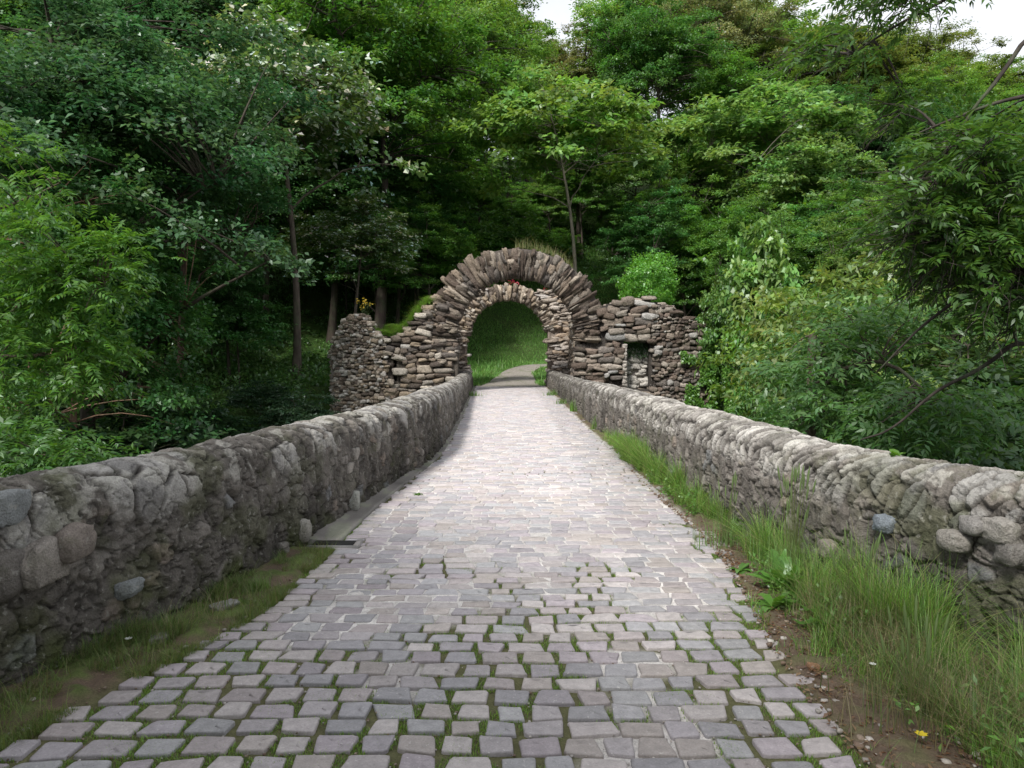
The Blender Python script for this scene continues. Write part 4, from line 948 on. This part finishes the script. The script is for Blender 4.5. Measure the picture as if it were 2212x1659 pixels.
# left verge: short turf
n = 150000; y = 1.6 + 5.2 * r.random(n); xw = cat(LW, y, 0); xe = cat(LE, y, 0); u = r.random(n); x = xe + (xw - xe) * (u * 1.05 - .12); pt = fbm(np.stack([x * 4, y * 3, 0 * x], -1), 3, 63)
k = (pt > np.interp(y, [1.6, 4, 5.7, 6.6], [.34, .38, .46, .60])) & (y < 5.78); x, y = x[k], y[k]
grass('turf', x, y, 0 * x - .012, r.uniform(.012, .055, len(x)) * (1 + (r.random(len(x)) < .04) * 2), 64, 'short mossy turf between the paving and the left parapet', [(.14, .22, .05), (.18, .25, .06), (.10, .16, .04), (.22, .20, .09)], .7, .0036)
# rougher grass close to the foot of the left wall
n = 26000; y = 2.2 + 3.5 * r.random(n); xw = cat(LW, y, 0); xe = cat(LE, y, 0); x = xw + (xe - xw) * (.02 + .6 * r.random(n) ** 1.5); c3 = fbm(np.stack([x * 6, y * 5, 0 * x + 24], -1), 3, 70); k = c3 > .50; x, y, c3 = x[k], y[k], c3[k]
grass('foot_grass', x, y, 0 * x - .01, r.uniform(.03, .12, len(x)) * (.6 + 5 * (c3 - .5)), 71, 'rougher grass at the foot of the left parapet', [(.12, .21, .05), (.16, .24, .07), (.09, .14, .04), (.24, .21, .11)], .7, .0035)
for i, (x, y, a, b, h, lb) in enumerate([(-1.76, 4.45, .16, .10, .06, 'flat grey stone lying in the grass at the left wall foot'), (-1.93, 3.98, .14, .09, .05, 'sunken grey stone nearer the viewer in the left verge'), (1.50, 3.6, .06, .05, .04, 'brown stone on the bare earth at the right paving edge')]):
    g = Geo(); T, Fq = rock_templates(1, 900 + i, .6, .3, 8); g.add(T[0] * np.array([a, b, h]), Fq, col=[(.30, .29, .28), (.27, .26, .25), (.30, .17, .10)][i]); o = g.build('loose_stone', M_WALL, smooth=True); o.location = (x, y, .012); o.rotation_euler = (0, 0, .9 + i); tag(o, lb, 'stone')
# tall clump by the left wall
def tuft(name, c, n, h, wd, seed, label, cols, spread=.05, lean=.35, cat_='grass tuft', group=None, seeds=0):
    r = rng(seed); t = empty(name, c, label, cat_, group); V, Q, m = blades(r.normal(0, spread, n), r.normal(0, spread, n), np.zeros(n), h * r.uniform(.5, 1.1, n), r, lean, wd)
    cc = np.array(cols)[r.integers(len(cols), size=n)] * r.uniform(.8, 1.2, (n, 1)); o = mesh_np('blades', V, Q, M_GRASS, np.repeat(cc, m, axis=0), t); o.color = (1, 1, 1, 1)
    if seeds:
        g = Geo()
        for i in range(seeds):
            a = r.random() * 6.28; b = np.array([math.cos(a), math.sin(a), 0]) * r.uniform(.02, .12); H = h * r.uniform(.9, 1.5); tp = np.array([b * .3, b * .5 + (0, 0, H * .4), b * .8 + (0, 0, H * .8), b * 1.2 + (0, 0, H)])
            tube(g, tp, [.0022, .002, .0016, .001], 4, (.16, .19, .07))
            e = tp[-1]; tube(g, [e - (0, 0, .005), e + (0, 0, .03) + b * .05, e + (0, 0, .065) + b * .12, e + (0, 0, .10) + b * .2], [.002, .0065, .006, .001], 5, (.17, .24, .09))
        o = g.build('seed_heads', M_GRASS, t); o.color = (1, 1, 1, 1)
    return t
tuft('grass_tuft', (-1.78, 4.35, 0), 34, .24, .007, 71, 'tuft of tall blades with dry stalks at the foot of the left parapet', [(.10, .17, .04), (.24, .21, .12)], .07, .45)
tuft('grass_tuft', (-1.66, 4.8, 0), 120, .13, .004, 72, 'low spreading grass tuft against the middle of the left parapet', [(.13, .24, .05)], .05, .7)
tuft('wild_barley', (1.86, 4.85, 0), 150, .50, .006, 73, 'tall upright grass clump with green seed heads against the right parapet', [(.15, .26, .07), (.20, .30, .10), (.11, .19, .06)], .10, .25, 'grass clump', seeds=26)
tuft('wild_barley', (1.72, 5.9, 0), 130, .34, .006, 74, 'medium grass clump before the bare earth patch on the right', [(.15, .25, .08)], .12, .3, 'grass clump', seeds=12)
tuft('wild_barley', (1.92, 4.1, 0), 200, .34, .005, 75, 'tangled dry grass clump at the right wall base', [(.11, .14, .05), (.24, .20, .11), (.08, .12, .04)], .14, .5, 'grass clump', seeds=10)
tuft('wild_barley', (1.72, 3.1, 0), 260, .30, .005, 76, 'fine dry stemmed grass clump in the lower right corner', [(.10, .14, .045), (.22, .19, .10)], .16, .5, 'grass clump', seeds=14)
for i, (px, py, lab) in enumerate([(1238, 880, 'first'), (1292, 920, 'second'), (1336, 955, 'third')]):
    Y = 2560 / (py - HZ + 10); tuft('grass_tuft', ((px - CX) / F * Y, Y, 0), 60, .38, .014, 80 + i, f'{lab} of the three narrow grass tufts along the far right parapet', [(.13, .25, .05)], .06, .2)
tuft('grass_tuft', (1.42 + .0, 21, 0), 90, .22, .012, 84, 'small grass tuft at the far end of the right kerb', [(.12, .22, .05)], .1, .4)
tuft('grass_tuft', (-1.32, 24.5, 0), 120, .22, .014, 85, 'small grass tuft where the left parapet meets the gateway', [(.12, .22, .05)], .14, .4)
tuft('grass_tuft', (1.4, 24.8, 0), 140, .26, .014, 86, 'small grass tuft where the right parapet meets the gateway', [(.12, .22, .05)], .14, .4)
# weeds with broad leaves
def broad_weed(name, c, n, L, wd, seed, label, col, up=.9, cat_='weed'):
    r = rng(seed); t = empty(name, c, label, cat_); V, Q = [], []; off = 0; k = 7
    for i in range(n):
        a = r.random() * 6.28; e = r.uniform(.35, 1.) * up; l = L * r.uniform(.6, 1.1); s = np.array([-math.sin(a), math.cos(a), 0.]); d = np.array([math.cos(a), math.sin(a), 0.])
        for j in range(k):
            u = j / (k - 1); cpt = d * l * (.75 * u * (1.1 - e * .5) + .1 * u * u) + np.array([0, 0, 1.]) * l * (e * u - .45 * u * u * r.uniform(.8, 1.2)); ww = wd * math.sin(math.pi * min(1, (u * .93 + .05))) ** .8 * .5 * l / L
            V += [cpt - s * ww + (0, 0, .012 * L), cpt, cpt + s * ww + (0, 0, .012 * L)]
        f = grid_faces(k, 3, off); Q.append(f); off += k * 3
    o = mesh_np('leaves', np.array(V), np.concatenate(Q), M_LEAF, np.repeat(rng(seed).uniform(.8, 1.2, (n, 1)), k * 3, axis=0) * np.ones((1, 3)), t, smooth=True); o.color = (*col, 1); return t
broad_weed('dock_plant', (1.76, 4.72, 0.02), 15, .33, .085, 91, 'broad leaved dock plant in the grass on the right', (.10, .235, .04), 1.25)
broad_weed('dock_plant', (1.60, 4.45, 0.01), 11, .24, .075, 92, 'smaller broad leaved plant at the paving edge on the right', (.11, .25, .04), 1.)
broad_weed('ground_weed', (-1.72, 4.55, 0), 12, .12, .04, 93, 'low broad leaved weed at the foot of the left parapet', (.07, .15, .03), .7)
broad_weed('ground_weed', (-1.02, 8.0, 0), 16, .09, .03, 94, 'small green weed in the paving beside the left kerb', (.09, .19, .03), .6)
broad_weed('ivy_sprig', P(1935, 985, 4.6) + (0.05, .05, -.02), 7, .10, .075, 95, 'bright leafy sprig poking over the right parapet crest', (.12, .25, .04), 1.1, 'ivy')
broad_weed('dock_plant', (1.84, 4.35, 0.02), 12, .26, .07, 96, 'broad leaved plant half hidden in the tall grass near the right wall', (.09, .21, .04), 1.1)
broad_weed('dock_plant', (1.62, 5.2, 0.01), 10, .18, .055, 97, 'low broad leaved plant beside the bare earth on the right', (.10, .22, .04), .9)
broad_weed('dock_plant', (1.80, 4.05, 0.02), 14, .30, .08, 98, 'broad leaved plant nearest the viewer in the right verge', (.10, .24, .04), 1.15)
# tiny flowers
def flower(name, c, label, petal, rad=.012, np_=7, heart=(.6, .45, .05), h=.05):
    t = empty(name, c, label, 'flower'); g = Geo(); tube(g, [(0, 0, -.02), (.004, 0, h * .5), (0, 0, h)], [.0012, .0012, .001], 4, (.08, .14, .04)); g.build('stem', M_GRASS, t).color = (1, 1, 1, 1)
    g = Geo()
    for i in range(np_):
        a = i / np_ * 6.283; d = np.array([math.cos(a), math.sin(a), .25]); s = np.array([-math.sin(a), math.cos(a), 0]); b = np.array([0, 0, h])
        g.add([b, b + d * rad * .6 + s * rad * .35, b + d * rad, b + d * rad * .6 - s * rad * .35], [[0, 1, 2, 3]], col=petal)
    g.build('petals', M_GRASS, t).color = (1, 1, 1, 1)
flower('daisy', (-2.03, 3.85, 0.01), 'single white flower in the dark at the foot of the left parapet', (.8, .8, .78), .022)
flower('daisy', (1.70, 3.42, .06), 'single tiny white flower in the right verge grass', (.8, .8, .78), .018)
flower('buttercup', (1.62, 2.86, .02), 'yellow flower at the bottom edge of the picture on the right', (.75, .6, .04), .026)

# ---- moss and little plants in the joints, pebbles and litter on the verge
r = rng(700); n = 260000; y = 2.2 + 4.6 * r.random(n) ** 1.25; x = r.uniform(-2.4, 1.7, n); k = in_road(x, y, -.05) & (moss_field(x, y) > .50 + r.normal(0, .08, n)) & (fbm(np.stack([x * 6, y * 6, 0 * x], -1), 3, 78) > .45); x, y = x[k], y[k]
grass('joint_moss', x, y, 0 * x - .014, r.uniform(.010, .026, len(x)), 701, 'green moss and tiny plants in the joints of the paving', [(.16, .28, .05), (.21, .34, .06), (.12, .20, .045)], .7, .0045, 'moss')
def pebbles():
    g = Geo(); r = rng(710); T, Fq = rock_templates(6, 711, .5, .3, 2); Vs, Cs = [], []
    for i in range(4200):
        y = 2.2 + 7.5 * r.random() ** 1.6; kind = r.random()
        lw, rw, le, re = (float(cat(t, np.array([y]), 0)[0]) for t in (LW, RW, LE, RE))
        if kind < .30: x = re + (rw - re) * r.random() ** 1.5 * .7; s = .003 + .014 * r.random() ** 3; z = .012
        elif kind < .36: x = le - (le - lw) * r.random() * .6; s = .003 + .010 * r.random() ** 2; z = .006
        else: x = r.uniform(le, re); s = r.uniform(.002, .006); z = -.004
        c = np.array([(.32, .29, .26), (.22, .17, .13), (.42, .39, .36), (.16, .11, .08)][r.integers(4)]) * r.uniform(.7, 1.2)
        V = T[r.integers(6)] * np.array([s, s * r.uniform(.6, 1.4), s * .6]) * 2 + np.array([x, y, z]); Vs.append(V); Cs.append(np.broadcast_to(c, V.shape))
    m = len(T[0]); Q = (Fq[None] + (np.arange(len(Vs)) * m)[:, None, None]).reshape(-1, 4)
    tag(mesh_np('pebbles', np.concatenate(Vs), Q, M_PAVE, np.concatenate(Cs), smooth=True), 'small pebbles and grit scattered on the verge and joints', 'pebbles', kind='stuff')
pebbles()
r = rng(720); n = 4500; y = 2.4 + 5.5 * r.random(n) ** 1.4; xe = cat(RE, y, 0); xw = cat(RW, y, 0); x = xe + (xw - xe) * r.random(n) * .9
V, Q = leaf_quads(np.stack([x, y, .012 + .01 * r.random(n)], -1), unit(rdir(r, n) * (1, 1, .25)), unit(rdir(r, n) * .4 + (0, 0, 1)), r.uniform(.012, .04, n), r.uniform(.008, .02, n))
o = tag(mesh_np('leaf_litter', V, Q, M_LEAF, np.repeat(np.array([(.20, .11, .06), (.26, .17, .09), (.14, .08, .05)])[r.integers(3, size=n)], 4, axis=0)), 'dry brown leaf litter on the bare earth beside the paving', 'leaf litter', kind='stuff'); o.color = (1, 1, 1, 1)
# ---- grass bank seen through the arch
r = rng(730); n = 110000; x = r.uniform(-5, 9, n); y = r.uniform(31, 56, n)
dpth = np.min([np.hypot(x - fnp(s)[0], y - fnp(s)[1]) for s in np.linspace(0, Lp, 60)], axis=0); k = dpth > np.interp(y, [31, 33, 35, 37.5, 40], [1.25, 1.0, .78, .62, .85]) + .08 * np.sin(x * 3 + y * 2); x, y = x[k], y[k]
grass('bank_grass', x, y, ground_z(x, y) - .02, r.uniform(.04, .15, len(x)) * (.3 + 1.9 * fbm(np.stack([x * .9, y * .9, 0 * x], -1), 4, 3)) * (1 + 2.5 * (r.random(len(x)) < .03)), 731, 'green grassy bank beyond the arch', [(.15, .34, .075), (.19, .40, .09), (.12, .27, .06), (.22, .34, .10)], .9, .035)
# ---- moss and plants on the ruin
r = rng(740); n = 60000; x = r.uniform(-5.0, -2.9, n); y = 26.35 + r.random(n) * 1.3; zt = np.interp(x, [p[0] for p in LT], [p[1] for p in LT])
u = fbm(np.stack([x * 1.6, y * 1.6, 0 * x], -1), 4, 8); k = u > .36 + .25 * sstep(26.6, 26.35, y); zt = zt + .02 + (u - .36) * .9 * sstep(26.3, 26.9, y) + .10 * sstep(-4.0, -3.3, x)
grass('wall_top_moss', x[k], y[k], (zt - .05)[k], r.uniform(.04, .16, k.sum()) * (.5 + 3 * np.maximum(u[k] - .36, 0)) * 1.3, 741, 'bright green grass cushion on top of the broken left wing', [(.16, .34, .05), (.20, .40, .06), (.13, .27, .04), (.20, .22, .08)], .8, .02)
r = rng(745); n = 300; x = r.uniform(.1, 2.2, n); zz = FCZ + np.sqrt(np.maximum(3.3 ** 2 - (x - FCX) ** 2, .1))
V, Q, m = blades(x, GY + .3 + .5 * r.random(n), zz - .1, r.uniform(.15, .55, n), r, .8, .012)
c = np.array([(.20, .21, .07), (.30, .28, .14), (.13, .19, .05)])[r.integers(3, size=n)]; o = tag(mesh_np('arch_top_grass', V, Q, M_GRASS, np.repeat(c, m, axis=0)), 'dry pale grass growing on the crown of the large arch', 'grass', kind='stuff'); o.color = (1, 1, 1, 1)
def ivy(name, pts_fn, n, label, col, seed, size=(.07, .13)):
    r = rng(seed); p, nrm = pts_fn(r, n); V, Q = leaf_quads(p, unit(rdir(r, len(p)) + np.array([0, 0, -.6])), unit(nrm + r.normal(size=(len(p), 3)) * .45), r.uniform(*size, len(p)), r.uniform(size[0] * .7, size[1] * .8, len(p)))
    o = tag(mesh_np(name, V, Q, M_LEAF, leaf_colors(r, len(p), .3)), label, 'ivy'); o.color = (*col, 1)
def ivy_right(r, n):
    x = r.uniform(6.0, 7.6, n); z = r.uniform(-2.2, 2.9, n); u = fbm(np.stack([x * 2.2, z * 1.6, 0 * x], -1), 3, 12)
    k = (u > .54 - .36 * sstep(6.7, 7.3, x) + .16 * sstep(.8, 2., z)) & (z < 2.9 - (x - 6) * .7); x, z = x[k], z[k]; y = np.interp(x, [6, 6.4, 6.8, 7.2, 7.6], [26.25, 26.28, 26.35, 26.6, 27.4]) - r.random(len(x)) * (.12 + .35 * sstep(6.7, 7.2, x))
    return np.stack([x, y, z], -1), np.tile([.3, -1, .4], (len(x), 1))
ivy('ivy', ivy_right, 16000, 'green ivy climbing the outer edge of the right wing', (.11, .25, .04), 750)
def ivy_window(r, n):
    x = r.uniform(4.05, 4.9, n); z = 1.75 - r.random(n) ** 1.6 * .5; return np.stack([x, 26.75 + r.random(n) * .3, z], -1), np.tile([0, -1, .5], (n, 1))
ivy('hanging_ivy', ivy_window, 900, 'small dark green plant hanging in the top of the window opening', (.04, .10, .03), 751, (.04, .08))
def creeper(r, n):
    x = r.uniform(7.5, 10.5, n); u = r.random(n); z = 2.7 - (x - 7) * .55 - u * 3.4 + (fbm(np.stack([x * 1.2, u * 3, 0 * x], -1), 3, 2) - .5) * 2; return np.stack([x, 27. - u * 1.6 + (x - 7) * .1 + r.normal(0, .2, n), z], -1), np.tile([0, -.8, .7], (n, 1))
ivy('creeper', creeper, 26000, 'mass of light green creeper spilling down beside the right wing', (.13, .28, .05), 752, (.07, .14))
# yellow flowering weed behind the left stub; red flowers in the gap between the arches
def flowering(name, c, label, fc, n, H, sp, seed, green):
    r = rng(seed); t = empty(name, c, label, 'plant'); g = Geo(); f = Geo(); lv = Geo()
    for i in range(n):
        a = r.random() * 6.28; e = np.array([math.cos(a) * sp * r.random(), math.sin(a) * sp * r.random() * .5, H * r.uniform(.5, 1)])
        tube(g, [(0, 0, 0), e * (.4, .4, .6), e], [.009, .007, .004], 4, green)
        for j in range(9):
            d = unit(r.normal(size=3)); u = e * r.uniform(.2, .95); s = unit(np.cross(d, (0, 0, 1))); lv.add([u, u + d * .07 + s * .03, u + d * .16, u + d * .07 - s * .03], [[0, 1, 2, 3]], col=np.array(green) * r.uniform(.8, 1.3))
        for j in range(7):
            q = e + r.normal(size=3) * .05; d = unit(r.normal(size=3)) * .034; s = unit(np.cross(d, r.normal(size=3))) * .028; f.add([q - d, q + s, q + d, q - s], [[0, 1, 2, 3]], col=np.array(fc) * r.uniform(.7, 1.1))
    for gg, nm in ((g, 'stem'), (lv, 'leaves'), (f, 'flowers')): gg.build(nm, M_GRASS, t).color = (1, 1, 1, 1)
flowering('flowering_weed', P(790, 700, 27.6), 'weed with small yellow flowers standing behind the left wing', (.75, .55, .05), 9, 1.1, .35, 760, (.09, .13, .05))
flowering('flowering_plant', P(1108, 628, 31.2), 'plant with red flowers in the gap between the two arches', (.55, .04, .08), 8, .38, .3, 761, (.05, .10, .03))
flowering('flowering_plant', P(1185, 640, 31.), 'dark red trailing plant at the right of the gap between the arches', (.30, .04, .04), 6, .3, .35, 762, (.04, .08, .03))
# cobbles standing proud of the left parapet near the viewer
def cobble(px, py, rx, ry, label, col, seed, Ypx=None):
    # stone set in the inner face: find where the line of sight meets the wall face
    for Y in np.linspace(2.4, 9, 1600):
        p = P(px, py, Y); xl = float(cat(LW, np.array([Y]), 0)[0]) if px < CX else float(cat(RW, np.array([Y]), 0)[0])
        if (px < CX and p[0] <= xl + .01) or (px > CX and p[0] >= xl - .01): break
    g = Geo(); T, Fq = rock_templates(1, seed, .38, .22, 10); s = np.array([.075, ry / F * Y * 2.1, rx / F * Y * 2.1]); sg = 1 if px < CX else -1
    V = T[0] * np.array([s[0] * 1.5, s[2] * 1.6, s[1]]); o = g.add(V, Fq, col=col); o = g.build('embedded_cobble', M_WALL, smooth=True); o.location = p + np.array([-.022 * sg, 0, 0]); tag(o, label, 'stone', 'cobbles set in the parapets')
cobble(92, 1218, 36, 46, 'large oval beige cobble standing out of the left parapet', (.30, .27, .24), 801)
cobble(158, 1177, 30, 34, 'brownish rounded cobble right of the large oval one', (.24, .205, .18), 802)
cobble(10, 1100, 34, 34, 'smooth bluish grey cobble at the left edge high in the parapet', (.24, .25, .25), 803)
cobble(8, 1245, 30, 50, 'dull grey cobble at the left edge below the oval one', (.17, .155, .14), 804)
cobble(273, 1277, 20, 17, 'small bluish cobble low in the left parapet', (.25, .265, .265), 805)
cobble(765, 1085, 11, 20, 'pale upright stone in the left parapet face beyond the drain', (.42, .42, .38), 806)
cobble(655, 1150, 12, 24, 'light leaning stone at the foot of the left parapet by the drain', (.36, .34, .30), 807)
for i, (px, py, rx, ry, lb) in enumerate([(2065, 1172, 26, 20, 'pale pointed cobble in the right parapet, left of its row'), (2110, 1140, 20, 18, 'rounded pale cobble in the right parapet, middle of its row'), (2165, 1150, 26, 24, 'light cobble at the right end of the row in the right parapet'), (2190, 1200, 22, 26, 'lower rough cobble at the right edge of the right parapet'), (1790, 1190, 12, 18, 'small beige cobble half hidden by grass in the right parapet'), (1912, 1135, 12, 18, 'bluish smooth cobble in the right parapet')]):
    cobble(px, py, rx, ry, lb, np.array([(.42, .39, .35), (.38, .36, .34), (.46, .43, .39), (.30, .28, .26), (.36, .32, .28), (.30, .34, .38)][i]) * .72, 820 + i)

# unseen trees added behind the viewer to shade the near road
K['a'].place(-6.2, -5.2, 12., 'unseen leafy tree added behind the viewer to shade the near road', G_MID, zb=-5.)
K['c'].place(8.5, -8.0, 12., 'second unseen leafy tree added behind the viewer, blocking sky light on the right', G_MID, zb=-5.)
